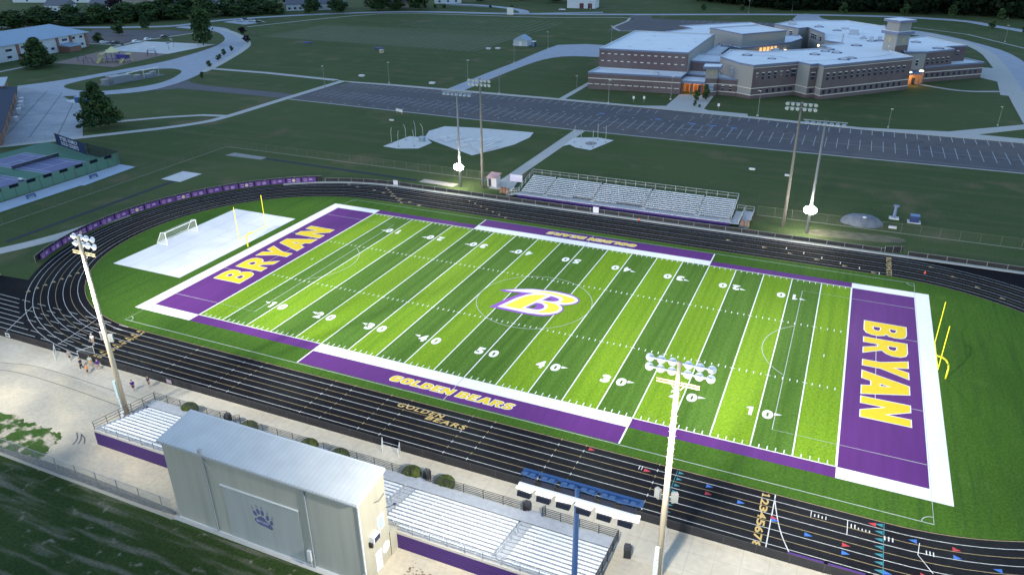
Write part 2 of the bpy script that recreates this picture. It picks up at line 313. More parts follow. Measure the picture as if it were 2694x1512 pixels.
# dark rubber skid marks by the yard
m=MB()
def mark(pts,wd,z=.03):
    for p in strip(smooth_pts(pts,2),wd): m.sheet([tuple(q) for q in p],z)
mark([(-35.1,-54.8),(-35.5,-53.8),(-36.7,-53.0)],.16); mark([(-34.6,-54.5),(-35.0,-53.8),(-35.9,-53.0)],.16); mark([(-34.0,-54.2),(-34.8,-53.4),(-35.9,-53.05)],.14)
struct(m.build('tyre_marks',mat('tyre_mark_grey',(.12,.12,.12),.9)))
rnd_=random.Random(11); m=MB()
for k in range(150):
    x=rnd_.uniform(10.2,14.6); y=-55.6-(x-10)*.35+rnd_.gauss(0,.55); r_k=rnd_.uniform(.04,.16); m.sheet([(x+r_k*math.cos(a)*rnd_.uniform(.6,1.3),y+r_k*math.sin(a)*rnd_.uniform(.5,1)) for a in (0,1.2,2.5,3.7,5)],.018+.0001*k)
tag(m.build('leaf_litter',mat('leaf_litter_brown',(.16,.11,.06),.95)),'scattered brown leaves on the dirt right of the press box','leaf litter',None,'stuff')
pave('dark_gravel_strip',[smooth_pts([(-50,-59.0),(-41,-58.4),(-33,-58.0),(-26,-58.0),(-19,-58.2),(-15.2,-58.3),(-15.2,-58.95),(-26,-59.1),(-40,-59.2),(-50,-59.25)],1,True)],.022,mat('dark_gravel',(.17,.16,.145),.95,(3,.3)))
# asphalt parking lot with kerb walk
pave('parking_lot',[[(-136.5,110),(-60,106.6),(0,105.3),(21,105.2),(110,106),(110,135.8),(45,136.2),(15.5,138.7),(-14,141),(-50,142.2),(-93,142.6),(-117,143.3),(-134,143),(-137.3,132)]],.03,ASPH)
pave('parking_edge_curb',[[(-136.5,110.2),(-60,106.8),(0,105.5),(21,105.4),(110,106.2),(110,105.5),(21,104.7),(0,104.9),(-60,106.1),(-136.5,109.5)]],.05,WALK)
wk=MB(); wk.prism([(-145,145.6),(-137,144.6),(-117,145.7),(-93,145.4),(-50,144.6),(-22,143.6),(-14,146.4),(-14,166.4),(-2.6,167.6),(-1.8,146.4),(0,144.8),(12,144.2),(12.5,141.3),(45,138.7),(67,142.6),(88,160),(90,156.5),(74,142.0),(110,139.5),(110,136.2),(45,136.5),(15.5,139),(-14,141.3),(-50,142.5),(-93,142.9),(-117,143.6),(-134,143.3)],.0,.10); struct(wk.build('kerb_walk',WALK))
pk=MB()
def seg(a,b,wd,z): 
    for p in strip([a,b],wd): pk.sheet([tuple(q) for q in p],z)
x=-133.6
while x<100:
    seg((x,113.0 if x>-62 else 114.2+(-62-x)*.05),(x,124.0 if x>-62 else 124.5+(-62-x)*.05),.16,.036)
    if not(-12<x<-2): seg((x,(135.9 if x>20 else 136.6)),(x,130.6 if x>20 else 136.6),.2,.036) if x>20 else seg((x,141.2 if x<-30 else 139.5),(x,136.2 if x<-30 else 134.5),.16,.036)
    x+=2.83
seg((-133,122.4),(-60,119.8),.12,.037); seg((-60,119.8),(16,118.1),.12,.037); seg((20,117.9),(100,118.1),.12,.037); seg((30,108.4),(100,107.6),.10,.037)
x=-120
while x<14:
    pk.rect(x-.35,x+.35,111.0,111.5,.037); pk.rect(x-1.6,x-.9,126.2,126.7,.037); x+=5.66
for (a,b,c,d) in ((-26,-20,130.5,136),(-40.5,-36,131,136.6),(-7.5,-2.5,129,135),(3.5,8.5,128,134),(-3,4.5,119,124.2)): 
    for p in strip([(a,b) for a,b in ((a,c),(b,c),(b,d),(a,d))],.14,True): pk.sheet([tuple(q) for q in p],.038)
struct(pk.build('parking_markings',PARKL))
tz=MB(); rz_=random.Random(4)
for x0 in range(-110,100,13):
    pts=[(x0+i*2.6+rz_.uniform(-.8,.8),(134 if i%2 else 126)+rz_.uniform(-2,2)) for i in range(4)]
    for p in strip(pts,.16): tz.sheet([tuple(q) for q in p],.033)
for k in range(60):
    x=rz_.uniform(-125,90); y=rz_.choice([rz_.uniform(108,112),rz_.uniform(125,129),rz_.uniform(114,123)]); a_=rz_.uniform(.3,1.1); tz.sheet([(x+a_*math.cos(t)*rz_.uniform(.6,1.2),y+a_*.7*math.sin(t)) for t in (0,.9,1.8,2.8,3.8,4.8,5.6)],.0325)
struct(tz.build('asphalt_tar_marks',mat('tar_sealer',(.060,.060,.072),.85)))
pav=MB()
for (x,y) in ((-30,128.5),(-12,127.6),(-1,125.8),(5,125.5),(11,124.8)): pav.rect(x-.9,x+.9,y-.5,y+.5,.039)
struct(pav.build('blue_parking_symbols',mat('parking_blue',(.12,.24,.5),.8)))
cr=MB()
for k in range(11): cr.rect(-139.8+k*.02,-136.4+k*.05,101+k*1.25,101.6+k*1.25,.055)
# school side drives and far roads
pave('school_side_drive',[smooth_pts([(-93.9,145.2),(-94.5,187),(-94.2,206),(-95.7,240),(-95.2,269.7),(-48,268.5),(-48,233),(-68.4,233.6),(-80,231),(-85,222),(-87,209),(-87.6,180),(-87,145)],1)],.04,ROADC)
road=[(-440,215),(-381.8,233.3),(-357,243.6),(-337,258),(-337.6,285),(-326,306),(-300,338),(-255.9,372),(-220,380),(-185,382),(-98.7,404),(-22,432.6),(20,443),(62,445),(95,435),(104.6,415),(118,395),(135,360),(150,320)]
rd=MB()
for p in strip(smooth_pts(road,2),7.5): rd.sheet([tuple(q) for q in p],.045)
struct(rd.build('far_road',ROADC))
rd=MB()
for sgn in (-1,1):
    for p in strip([tuple(a) for a in smooth_pts([(x+sgn*1.0,y+sgn*4.1) for x,y in road],2)],.45): rd.sheet([tuple(q) for q in p],.05)
struct(rd.build('road_kerbs',WALK))
rd=MB()
for p in strip(smooth_pts([(-294.5,267.9),(-273.3,333.2),(-251.4,364),(-200,368),(-166.8,369.8),(-140.4,372.5),(-102,386.9),(-91.2,384.5),(-90.5,322.3),(-58,328)],1),1.8): rd.sheet([tuple(q) for q in p],.05)
for p in strip([(-211.1,147.8),(-178.9,148.1),(-142.1,145.1)],3.0): rd.sheet([tuple(q) for q in p],.05)
for p in strip(smooth_pts([(-171.3,56.8),(-149.8,79.2),(-137.4,82.2)],1),2.4): rd.sheet([tuple(q) for q in p],.05)
for p in strip(smooth_pts([(-171,29.8),(-157.9,45.9),(-138.6,70.4),(-137.6,84),(-138.2,100),(-138.5,120),(-138.9,145)],2),3.0): rd.sheet([tuple(q) for q in p],.052)
for p in strip([(-300,176),(-306.4,196.7),(-303,240)],2.2): rd.sheet([tuple(q) for q in p],.05)
for p in strip([(-327,183.1),(-301.5,186.4)],2.2): rd.sheet([tuple(q) for q in p],.05)
for p in strip([(-285.5,104),(-288.4,127.0),(-288.9,137)],2.4): rd.sheet([tuple(q) for q in p],.05)
rd.sheet([(-50.4,144.4),(-50.6,176),(-48.6,176),(-48.2,144.4)],.06)
rd.sheet([(-31,48.2),(-31,105.6),(-27.6,105.6),(-28,60.4),(-25.2,48.2)],.05)
for p in strip(smooth_pts([(61,216.3),(67.8,210.6),(76.4,206.4),(88,211)],2),2.0): rd.sheet([tuple(q) for q in p],.05)
for p in strip(smooth_pts([(-100,-21.5),(-96,-13),(-94.2,-4),(-93.6,4)],2),3.4): rd.sheet([tuple(q) for q in p],.03)
for p in strip([(65,392),(90,370),(112,320)],1.2): rd.sheet([tuple(q) for q in p],.05)
for p in strip(smooth_pts([(-303,254),(-288,247.5),(-267,232.5),(-244,212.5),(-231.5,193.5),(-219,170),(-209,150),(-205,140)],2),3.2): rd.sheet([tuple(q) for q in p],.056)
for p in strip(smooth_pts([(70,366),(79,350),(88,330),(92.6,306),(93,275),(93,250),(92.2,226),(91,192),(90.2,162)],1),5.2): rd.sheet([tuple(q) for q in p],.056)
rd.sheet([(86.5,204),(93,203),(93,232),(88.5,232)],.058); rd.sheet([(82.8,238.6),(90,228),(92,262),(86.5,262)],.060)
struct(rd.build('footpaths',WALK))
yj=MB()
for a,b in (((-230,89),(-180,38)),((-221,88),(-172,39.5)),((-211,86),(-165,43)),((-226,72),(-198,90)),((-205,55),(-184,72)),((-190,44),(-170,60))):
    for p in strip([a,b],.28): yj.sheet([tuple(q) for q in p],.048)
struct(yj.build('yard_crack_lines',mat('tar_joint',(.13,.14,.16),.9)))
pave('drive_loop',[smooth_pts([(-249.7,91.2),(-244.2,104.7),(-242.6,122.4),(-241,144.9),(-241.6,159.8),(-248.9,187),(-257.3,206.5),(-269.1,223),(-287.7,239),(-305,249),(-322,249),(-337,251),(-330,262),(-306,262),(-286.4,247),(-265.5,231),(-244,212),(-231.3,192.1),(-219,168),(-208.6,148),(-197.1,125),(-193.8,106.3),(-196.3,99),(-203.9,91.2),(-216,84)],2),
   smooth_pts([(-231.3,96.1),(-235.1,101.3),(-236.6,114.7),(-234.6,133.5),(-226,142.2),(-217.8,141.2),(-211.6,135.6),(-203.2,120.4),(-202.4,109.4),(-206.9,99.1),(-212.3,94.6),(-221.7,93.4)],2,True)],.04,ROADC)
pave('service_yard',[[(-249.7,91.5),(-234,80),(-172.5,32.2),(-170.2,29.6),(-158.7,46.4),(-172,57),(-195.2,75.2),(-215,84)]],.044,PAVE)
pave('utility_slab',[[(-207.9,79.1),(-197.0,76.2),(-206.9,83.3)]],.05,PAD)
pave('service_drive',[smooth_pts([(-194,103),(-197.1,125),(-192,120.5),(-183,118.4),(-153.3,117.9),(-137,117),(-136.6,110.2),(-147,110.4),(-172.4,110.5),(-187.1,110.2)],1)],.038,ASPH2)
pave('staff_parking',[[(-354.7,205.5),(-373.8,228.2),(-351.4,231),(-332,240),(-307.3,239),(-308.4,189.9),(-327.6,184.9)]],.04,ASPH)
pave('overflow_parking',[[(-326,282),(-303.6,276),(-300,291.4),(-326.3,300)]],.04,ROADC)
pave('back_parking',[[(-90,383),(-89.6,323.6),(-58,330),(-47.8,348.8),(40,384),(-20,389),(-63.5,385),(-80.5,388),(-84.7,401),(-94,404),(-97,398),(-96,388)]],.042,ASPH)
bk=MB()
for k in range(26): bk.sheet([(-60+k*4,375+k*.2),(-59.7+k*4,375+k*.2),(-58.7+k*4,383+k*.2),(-59+k*4,383+k*.2)],.048)
struct(bk.build('back_parking_markings',PARKL))
pave('east_drive',[smooth_pts([(50,400),(61.1,380.1),(71.2,374),(84.2,353),(93.8,331.3),(100.7,312),(104,285),(105,240),(104,160),(103,139.8),(87.4,140.2),(87.7,165),(88.5,191.8),(89.8,226.6),(90.3,249.5),(90.4,275.7),(90.1,305.8),(85.1,331.8),(74.7,347.5),(63.3,360),(50,372)],1)],.041,ROADC)
pave('bus_loop',[smooth_pts([(0,410),(1,447),(14,442),(14,425),(24,408),(3,398)],1)],.05,ROADC)
pave('playground_mulch',[[(-285.6,134),(-295.9,169.7),(-256.9,171.8),(-250.5,135.6)]],.03,MULCH)
pave('playground_slab',[[(-296.4,169.5),(-302.7,200.1),(-258.5,204.1),(-256.9,171.8)]],.05,PAD)
pm=MB()
for (x,y,a,b) in ((-285,178,2.6,.8),(-290,184,1.2,1.5),(-283,187,1.4,1.2),(-278,180,1,2),(-293,191,2,.8),(-281,196,1,1.8),(-287,173,1,1.3)): pm.sheet([(x-a,y-b*.3),(x,y-b),(x+a,y+b*.2),(x+a*.4,y+b)],.056)
struct(pm.build('playground_painted_map',WHITE))
# slabs between track and car park
pave('throwing_slab',[[(-72.8,69.7),(-71.6,81.7),(-66.5,82),(-62.2,77.8),(-62.7,71.3),(-68.1,69.1)]],.05,PAD)
pave('bench_slab',[smooth_pts([(-66.8,81.8),(-69.5,89),(-67.9,95.6),(-58,97.4),(-46.8,98.2),(-40.7,98.5),(-39.6,93),(-40.6,84.5),(-43.3,77.4),(-46.4,70.8),(-46.6,70.8)],0)],.055,PAD)
pave('discus_slab',[[(-28.0,87.8),(-28.1,97.6),(-21.9,100),(-17,98.7),(-19.8,86.9),(-24.4,87.9),(-26.7,90.1)]],.055,PAD)
dk=MB(); dk.sheet([(-21.8+1.6*math.cos(k*PI/8),93.4+1.9*math.sin(k*PI/8)) for k in range(16)],.06); struct(dk.build('throwing_circle',mat('worn_slab_dirt',(.25,.24,.24),.9,(1,.3))))
RUN=mat('runway_rubber',(.022,.032,.045),.9)
pave('pole_vault_runway',[[(-102.9,-15.9),(-101.7,-15.9),(-101.2,24.8),(-102.4,24.8)]],.02,RUN)
pave('long_jump_runway',[[(-94.3,47.6),(-94.3,48.8),(-48.8,47.7),(-48.8,46.5)]],.02,RUN)
pave('landing_slab',[[(-105.8,24.9),(-105.8,31.7),(-99.8,31.8),(-99.8,24.9)]],.05,PAD)
pave('long_jump_pit',[[(-106.4,46.6),(-106,49.6),(-94.8,49.2),(-94.8,46.9)]],.04,mat('jump_sand',(.26,.27,.26),.95,(1,.1)))
pave('sand_pit',[[(-47.9,48.7),(-38.6,48.3),(-38.9,45.9),(-47.9,46.2)]],.04,mat('jump_sand_tan',(.36,.33,.29),.95,(1,.15)))
pave('lamp_dirt_patch',[smooth_pts([(-101.5,-25),(-99,-27.3),(-96,-26),(-96,-23),(-99,-21.7),(-102,-22.6)],2,True)],.03,mat('pale_gravel',(.33,.33,.31),.95,(2,.2)))
pave('worn_dirt',[smooth_pts([(37,49.5),(44,50.6),(52,51.6),(55,49.5),(52,47.5),(44,46.5),(37,45.8)],2,True)],.012,mat('worn_dirt',(.13,.125,.08),.95,(.6,.3)))
# practice field with faint lines
G_PR=grass_mat('practice_grass',(.082,.108,.050),(.100,.120,.060),(.125,.128,.072),.02,.15)
pl=MB()
for k in range(34):
    x=-252+k*3.85; y0=236.5-(k*3.85)*.062
    for p in strip([(x,y0),(x-1,y0+52)],.45): pl.sheet([tuple(q) for q in p],.02)
for k in range(20):
    x=-212+k*4.6
    for p in strip([(x,303),(x-1,352)],.45): pl.sheet([tuple(q) for q in p],.02)
struct(pl.build('practice_field_lines',mat('faint_lime_line',(.155,.18,.14),.95)))
pave('practice_field',[[(-258,236.5),(-126,228.9),(-124,300),(-256,292)]],.012,G_PR)

# ================================================================ TRACK AND FIELD
oc=41.0
left=arc(-CX,0,oc,90,90+129.4,60); right=arc(CX,0,oc,-90,28,40)
ring=[(-140,-oc),(-CX,-oc)]+right+[(112,21),(112,oc)]+[(CX,oc)]+left+[(-140,-31.7)]
struct(loops('running_track',[ring,stadium(31.5)],.014,TRACK))
struct(loops('infield',[stadium(31.5)],.016,G_IN))
cb=MB()
for p in strip([(112,41.6),(-CX,41.6)]+arc(-CX,0,41.6,90,128,14),1.0): cb.prism([tuple(q) for q in p],0,.07)
struct(cb.build('track_curb',WALK))
lw=MB(); lg=MB()
for i in range(9):
    r=31.62+i*1.07; t=lg if i in (0,2,4,6) else lw
    for p in strip(stadium(r),.068 if i else .09,True): t.sheet([tuple(q) for q in p],.020)
    xs=-50.5-math.sqrt(max(0,oc*oc-r*r)) if r<oc else -60
    for p in strip([(-140,-r),(max(-78,min(xs,-58)),-r)],.09): lw.sheet([tuple(q) for q in p],.021)
    x=-76
    while x<-52:
        if x>xs: lw.rect(x,x+1.9,-r-.04,-r+.04,.021)
        x+=3.6
    for x in (-38,-29.5,-26.5,-15,-12,-6.5,-3.5,5,8,16.5,19.5,28): 
        (lg if i%2==0 else lw).rect(x-.04+i*.0,x+.04,-r-.22,-r+.22,.022)
def lane_y(i): return 31.62+1.07*(i+.5)
def tri(t,c,d,l,h,z=.024):
    d=Vector(d).normalized(); n=Vector((-d.y,d.x)); c=Vector(c)
    t.sheet([tuple(c+d*l/2),tuple(c-d*l/2+n*h/2),tuple(c-d*l/2-n*h/2)],z)
for i in range(8):  # exchange arrows on the left bend
    tri(lg,(-76.5-i*.2,-19.4-i*1.38),(1,.1),.8,.8)
    tri(lg,(-44-i*1.2,lane_y(i)),(1,-.1),.8,.7); tri(lg,(-9-i*3,lane_y(i)),(1,0),.8,.7) if i<0 else None
for i in range(6): tri(lg,(24+i*4.6+(2 if i else 0),lane_y(5-i)+.0),(1,0),.9,.75); lw.rect(34.2+i*3.1,34.35+i*3.1,lane_y(5-i)-.5,lane_y(5-i)+.5,.024)
for i in range(7): tri(lg,(58+i*3.2,38.3-i*3.0),(1,-.4),.9,.75); tri(lg,(-24.5-i*2.1,lane_y(7-i)) if 0 else (-31+i*1.9,lane_y(6-i)+.2),(.5,-1),.8,.6)
for p in strip([(40.2,-31.7),(40.2,-40.1)],.11)+strip(smooth_pts([(40.2,-32.4),(40.5,-34),(41.2,-37),(42.4,-39.7)],2),.10)+strip([(-59,-31.9),(-58.2,-36),(-57.5,-40.2)],.08)+strip([(-72,-33),(-68,-40.2)],.08)+strip([(53.6,-33.3),(53.4,-35),(54.6,-37)],.07)+strip([(43.8,-32.7),(43.8,-33.7)],.07)+strip([(47.2,-32.7),(47.2,-34.9)],.07): lw.sheet([tuple(q) for q in p],.025)
for k in range(4): lw.rect(44.1+k*.35,44.2+k*.35,-33.5,-33.1+.1*(k%2),.025)
for k in range(6): lw.rect(47.5+k*.33,47.6+k*.33,-33.7,-33.1 if k<2 else -33.4,.025)
for k in range(3): lw.rect(50.5+k*.35,50.62+k*.35,-34.2,-33.6,.025); lw.rect(54.1+k*.3,54.2+k*.3,-34.7,-34.1,.025); lw.rect(26.0+k*.3,26.08+k*.3,-33.3,-32.6,.025) if k<2 else None
struct(lw.build('lane_lines_white',LANEW)); struct(lg.build('lane_lines_gold',LANEG))
tl=MB(); rl=MB(); bl=MB()
for i in range(8): tri(tl,(50.0,-lane_y(i)),(-1,0),.75,.52); tri(tl,(30.5,-lane_y(i)),(1,0),.62,.45)
for p in strip([(50.5,-31.8),(50.4,-40.1)],.07)+strip([(30.0,-31.8),(30.0,-40.0)],.06): tl.sheet([tuple(q) for q in p],.0245)
for x,y,d in ((20.3,-32.1,1),(27.0,-33.2,1),(33.8,-34.3,1),(40.5,-35.3,1),(47.2,-36.4,1),(49.4,-32.3,-1),(56.8,-32.9,1),(53.9,-37.6,1)): tri(rl,(x,y),(d,0),.75,.6,.0255)
for x,y,d in ((33.7,-33.1,1),(37.1,-34.3,1),(43.8,-36.4,1),(47.2,-37.5,1),(53.0,-33.2,-1),(56.8,-34.0,1),(50.8,-38.6,1),(60.0,-34.2,-1),(40.6,-35.6,1)): tri(bl,(x,y),(d,0),.75,.6,.026)
struct(tl.build('teal_track_marks',TEAL)); struct(rl.build('red_track_marks',REDP)); struct(bl.build('blue_track_marks',BLUEP))
def lane_no(n,c,size,rot):
    if n=='1':
        ca,sa=math.cos(rot),math.sin(rot); w_,h_=size; P1=[(-.28,.2),(-.28,.36),(-.08,.5),(.14,.5),(.14,-.34),(.3,-.34),(.3,-.5),(-.26,-.5),(-.26,-.34),(-.1,-.34),(-.1,.24)]
        return struct(loops('lane_number',[[(c[0]+a*w_*ca-b*h_*sa,c[1]+a*w_*sa+b*h_*ca) for a,b in P1]],.027,GOLD))
    return struct(text('lane_number',n,c,size,rot,.027,GOLD,.03))
for i in range(8):
    lane_no(str(i+1),(39.3,-lane_y(i)),(.95,.8),-PI/2); lane_no(str(i+1),(-49.1,-lane_y(i)),(.85,.7),PI); lane_no(str(i+1),(51.3,lane_y(i)),(.85,.85),PI/2)
for i in range(0):
    struct(text('lane_number',str(i+1),(39.3,-lane_y(i)),(.95,.8),-PI/2,.027,GOLD,.03))
    struct(text('lane_number',str(i+1),(-49.1,-lane_y(i)),(.85,.7),PI,.027,GOLD,.03))
    struct(text('lane_number',str(i+1),(51.3,lane_y(i)),(.85,.85),PI/2,.027,GOLD,.03)) if i<8 else None
for i in range(8): struct(text('lane_number',str(8-i),(-60+i*2.9+(-2 if i<2 else 0),(lane_y(7-i) if i>2 else lane_y(7-i)-.0)-(0 if i>3 else (.9-.3*i)*1.2)),(.9,.7),PI,.027,LANEG,.03))
tt=MB()
for i in range(8): tri(tt,(-50.1,-lane_y(i)+.15),(-1,0),.7,.5,.026)
struct(tt.build('gold_lane_arrows',GOLD))
struct(text('track_lettering','GOLDEN',(-1.4,-33.05),(6.6,.85),R(-1),.027,GOLD,.03,.25,spacing=1.25))
struct(text('track_lettering','BEARS',(2.6,-34.05),(5.6,.85),R(-1),.027,GOLD,.03,.25,spacing=1.25))
# --- gridiron
YD=.9144; HW=26.667*YD
F=MB()
for k in range(20):
    x0=(-50+5*k)*YD; kk=k if k<10 else 19-k; F.cm=kk%2; F.rect(x0,x0+5*YD,-HW,HW,.020)
struct(F.build('playing_field',[G_LITE,G_DARK]))
P=MB()
for s in (-1,1):
    a,b=sorted((s*45.72,s*54.86)); P.rect(a,b,-HW,HW,.020)
    for x0,x1 in ((-45.72,-22.86),(22.86,45.72)): a,b=sorted((s*HW,s*(HW+2.0))); P.rect(x0,x1,a,b,.020)
    a,b=sorted((s*(HW+2.0),s*29.75)); P.rect(-22.7,22.7,a,b,.020)
struct(P.build('purple_turf_areas',PURPLE))
W=MB()
for s in (-1,1):
    a,b=sorted((s*HW,s*(HW+2.0))); W.rect(-22.86,22.86,a,b,.021)
    for t in (-1,1):
        c,d=sorted((t*45.72,t*54.86)); W.rect(c,d,a,b,.021)
    c,d=sorted((s*54.86,s*57.0)); W.rect(c,d,-HW-2,HW+2,.021)
    W.rect(-45.72,45.72,s*HW-.07,s*HW+.07,.024)
    for t in (-1,1):
        W.rect(t*22.78-.1,t*22.78+.1,*sorted((s*(HW+.0),s*29.8)),.0245)
        W.rect(t*45.72-.12,t*45.72+.12,-HW,HW,.025) if s>0 else None
    for yd in range(-50,51):
        x=yd*YD
        if yd%5==0:
            if s>0 and abs(yd)<50: W.rect(x-.075,x+.075,-HW,HW,.024)
            if abs(yd)<50: W.rect(x-.33,x+.33,s*8.13-.05,s*8.13+.05,.0255)
        else:
            a,b=sorted((s*(HW-.15),s*(HW-.80))); W.rect(x-.055,x+.055,a,b,.024)
            W.rect(x-.055,x+.055,s*8.13-.3,s*8.13+.3,.024)
    W.rect(s*(45.72-2.74)-.06,s*(45.72-2.74)+.06,-.4,.4,.024)
struct(W.build('field_lines_white',WHITE))
S=MB()
def sl(pts,wd=.10,closed=False,z=.0262):
    for p in strip(pts,wd,closed): S.sheet([tuple(q) for q in p],z)
sl([(-55,-30),(55,-30),(55,30),(-55,30)],.11,True)
for s in (-1,1):
    sl([(s*55,20.16),(s*38.5,20.16),(s*38.5,-20.16),(s*55,-20.16)]); sl([(s*55,9.16),(s*49.5,9.16),(s*49.5,-9.16),(s*55,-9.16)])
    sl([(s*p[0],p[1]) for p in arc(44,0,9.15,126.9,233.1,20)])
    for t in (-1,1): sl([(s*55+s*-1.1*math.cos(R(a)),t*30-t*1.1*math.sin(R(a))) for a in range(0,91,15)],.09)
sl(arc(0,0,9.15,0,360,64)[:-1],.10,True)
sl([(0,HW),(0,30)],.1); sl([(0,-HW),(0,-30)],.1)
struct(S.build('soccer_lines',WHT2))
for s in (-1,1):
    for yd in (10,20,30,40,50,60,70,80,90):
        x=(yd-50)*YD; n=str(yd if yd<=50 else 100-yd); rot=0 if s<0 else PI; d=1 if s<0 else -1
        if n[0]!='1': struct(text('yard_number',n[0],(x-d*1.06,s*17.25),(1.18,1.9),rot,.027,WHITE,.06))
        else: struct(loops('yard_number',[[(x+d*(-1.0+a),s*17.25+d*b) for a,b in ((-.45,.45),(-.45,.72),(-.05,.95),(.3,.95),(.3,-.95),(-.12,-.95),(-.12,.5))]],.027,WHITE))
        struct(text('yard_number',n[1],(x+d*1.06,s*17.25),(1.28,1.9),rot,.027,WHITE,.055))
        if yd!=50:
            dr=-1 if yd<50 else 1; m=MB(); xx=x+dr*1.78
            m.sheet([(xx,s*(17.25-.62)),(xx,s*(17.25-.05)),(xx+dr*.95,s*(17.25-.5))] ,.027); struct(m.build('yard_arrow',WHITE))
# glyphs for the end-zone name
GL={'B':[[(0,0),(0,1),(.62,1),(.82,.96),(.93,.86),(.95,.72),(.90,.60),(.76,.53),(.92,.46),(1,.33),(.99,.18),(.90,.06),(.70,0)],[(.33,.60),(.33,.78),(.50,.78),(.60,.74),(.60,.64),(.50,.60)],[(.33,.20),(.33,.40),(.52,.40),(.64,.36),(.64,.24),(.52,.20)]],
'R':[[(0,0),(0,1),(.62,1),(.82,.96),(.94,.84),(.95,.66),(.86,.52),(.68,.43),(1.04,0),(.70,0),(.50,.34),(.33,.34),(.33,0)],[(.33,.56),(.33,.78),(.50,.78),(.61,.73),(.61,.61),(.50,.56)]],
'Y':[[(.34,0),(.34,.40),(0,1),(.38,1),(.52,.66),(.66,1),(1.02,1),(.68,.40),(.68,0)]],
'A':[[(0,0),(.34,1),(.70,1),(1.04,0),(.68,0),(.62,.20),(.40,.20),(.34,0)],[(.45,.38),(.58,.38),(.52,.64)]],
'N':[[(0,0),(0,1),(.32,1),(.68,.48),(.68,1),(1,1),(1,0),(.68,0),(.32,.52),(.32,0)]]}
def word(letters,org,ux,uy,z,outline):
    for li,(ch,(a,b)) in enumerate(letters):
        polys=[[(org[0]+ux[0]*(a+(b-a)*p[0])+uy[0]*5.5*p[1],org[1]+ux[1]*(a+(b-a)*p[0])+uy[1]*5.5*p[1]) for p in lp] for lp in GL[ch]]
        struct(loops('end_zone_letter_edge',polys,z+li*.0013,WHITE,offset=outline)); struct(loops('end_zone_letter',polys,z+.010,YEL))
lt=[('B',(-13.1,-8.9)),('R',(-7.8,-3.3)),('Y',(-2.6,2.0)),('A',(2.0,7.7)),('N',(8.6,13.3))]
word(lt,(-47.9,0),(0,1),(-1,0),.029,.125)
word([(c,(a,b)) for c,(a,b) in lt],(47.9,0),(0,-1),(1,0),.029,.125)
GL.update({'O':[[(.28,0),(.10,.12),(0,.35),(0,.65),(.10,.88),(.28,1),(.72,1),(.90,.88),(1,.65),(1,.35),(.90,.12),(.72,0)],[(.42,.25),(.36,.36),(.36,.64),(.42,.75),(.58,.75),(.64,.64),(.64,.36),(.58,.25)]],
'G':[[(.28,0),(.10,.12),(0,.35),(0,.65),(.10,.88),(.28,1),(.70,1),(.95,.92),(.90,.66),(.66,.75),(.46,.75),(.36,.62),(.36,.38),(.46,.24),(.62,.24),(.62,.36),(.48,.36),(.48,.58),(.98,.58),(.98,.08),(.72,0)]],
'L':[[(0,0),(0,1),(.40,1),(.40,.26),(.95,.26),(.95,0)]],'D':[[(0,0),(0,1),(.55,1),(.84,.90),(1,.68),(1,.32),(.84,.10),(.55,0)],[(.36,.25),(.36,.75),(.52,.75),(.64,.64),(.64,.36),(.52,.25)]],
'E':[[(0,0),(0,1),(.95,1),(.95,.76),(.38,.76),(.38,.62),(.88,.62),(.88,.39),(.38,.39),(.38,.24),(.98,.24),(.98,0)]],
'S':[[(.02,.06),(.06,.32),(.35,.23),(.58,.25),(.60,.34),(.40,.42),(.12,.52),(.03,.72),(.14,.92),(.40,1),(.70,1),(.92,.95),(.88,.70),(.62,.77),(.42,.76),(.40,.67),(.62,.58),(.90,.48),(.98,.28),(.86,.08),(.58,0),(.28,0)]]})
for s in (-1,1):
    dx=-s; x=-8.75; li=0
    for ch,wd in [('G',1.42),('O',1.5),('L',1.1),('D',1.45),('E',1.15),('N',1.5),(' ',.55),('B',1.4),('E',1.15),('A',1.55),('R',1.42),('S',1.3)]:
        if ch!=' ':
            polys=[[((x+p[0]*wd+.32*(p[1]-.5))*dx,s*28.05+dx*(p[1]-.5)*1.32) for p in lp] for lp in GL[ch]]
            struct(loops('team_box_letter_edge',polys,.029+li*.0012,WHITE,offset=.095)); struct(loops('team_box_letter',polys,.045,YEL)); li+=1; x+=wd+.20
        else: x+=wd
# midfield letter
Bp=[(-6.77,1.49),(-4.64,2.77),(-2.05,3.96),(0.42,4.42),(2.2,4.62),(3.65,4.55),(4.7,4.38),(5.45,4.01),(6.15,3.6),(6.52,3.00),(6.68,2.5),(6.58,1.95),(6.3,1.4),(5.78,0.90),(5.2,.45),(4.57,0.13),(4.95,-.25),(5.21,-0.74),(5.38,-1.2),(5.40,-1.68),(5.01,-2.69),(4.34,-3.56),(3.49,-4.14),(2.8,-4.42),(2.04,-4.58),(-0.63,-4.74),(-5.66,-4.62),(-4.50,-1.46),(-2.88,1.80),(-4.89,1.24),(-5.88,1.20)]
Bw=[(-5.92,1.66),(-3.95,2.91),(-1.82,3.81),(0.52,4.18),(2,4.32),(3.36,4.24),(4.4,4.1),(5.37,3.79),(5.95,3.4),(6.32,2.91),(6.42,2.45),(6.32,2.02),(6.05,1.45),(5.58,1.00),(4.9,.55),(4.05,0.26),(4.5,0),(4.84,-0.37),(5.1,-.9),(5.16,-1.44),(5.05,-2),(4.79,-2.53),(3.90,-3.42),(3.1,-3.85),(2.21,-4.04),(0.57,-4.23),(-4.54,-4.06),(-3.04,-0.12),(-1.9,1.7),(-1.02,2.49),(-3.58,2.07)]
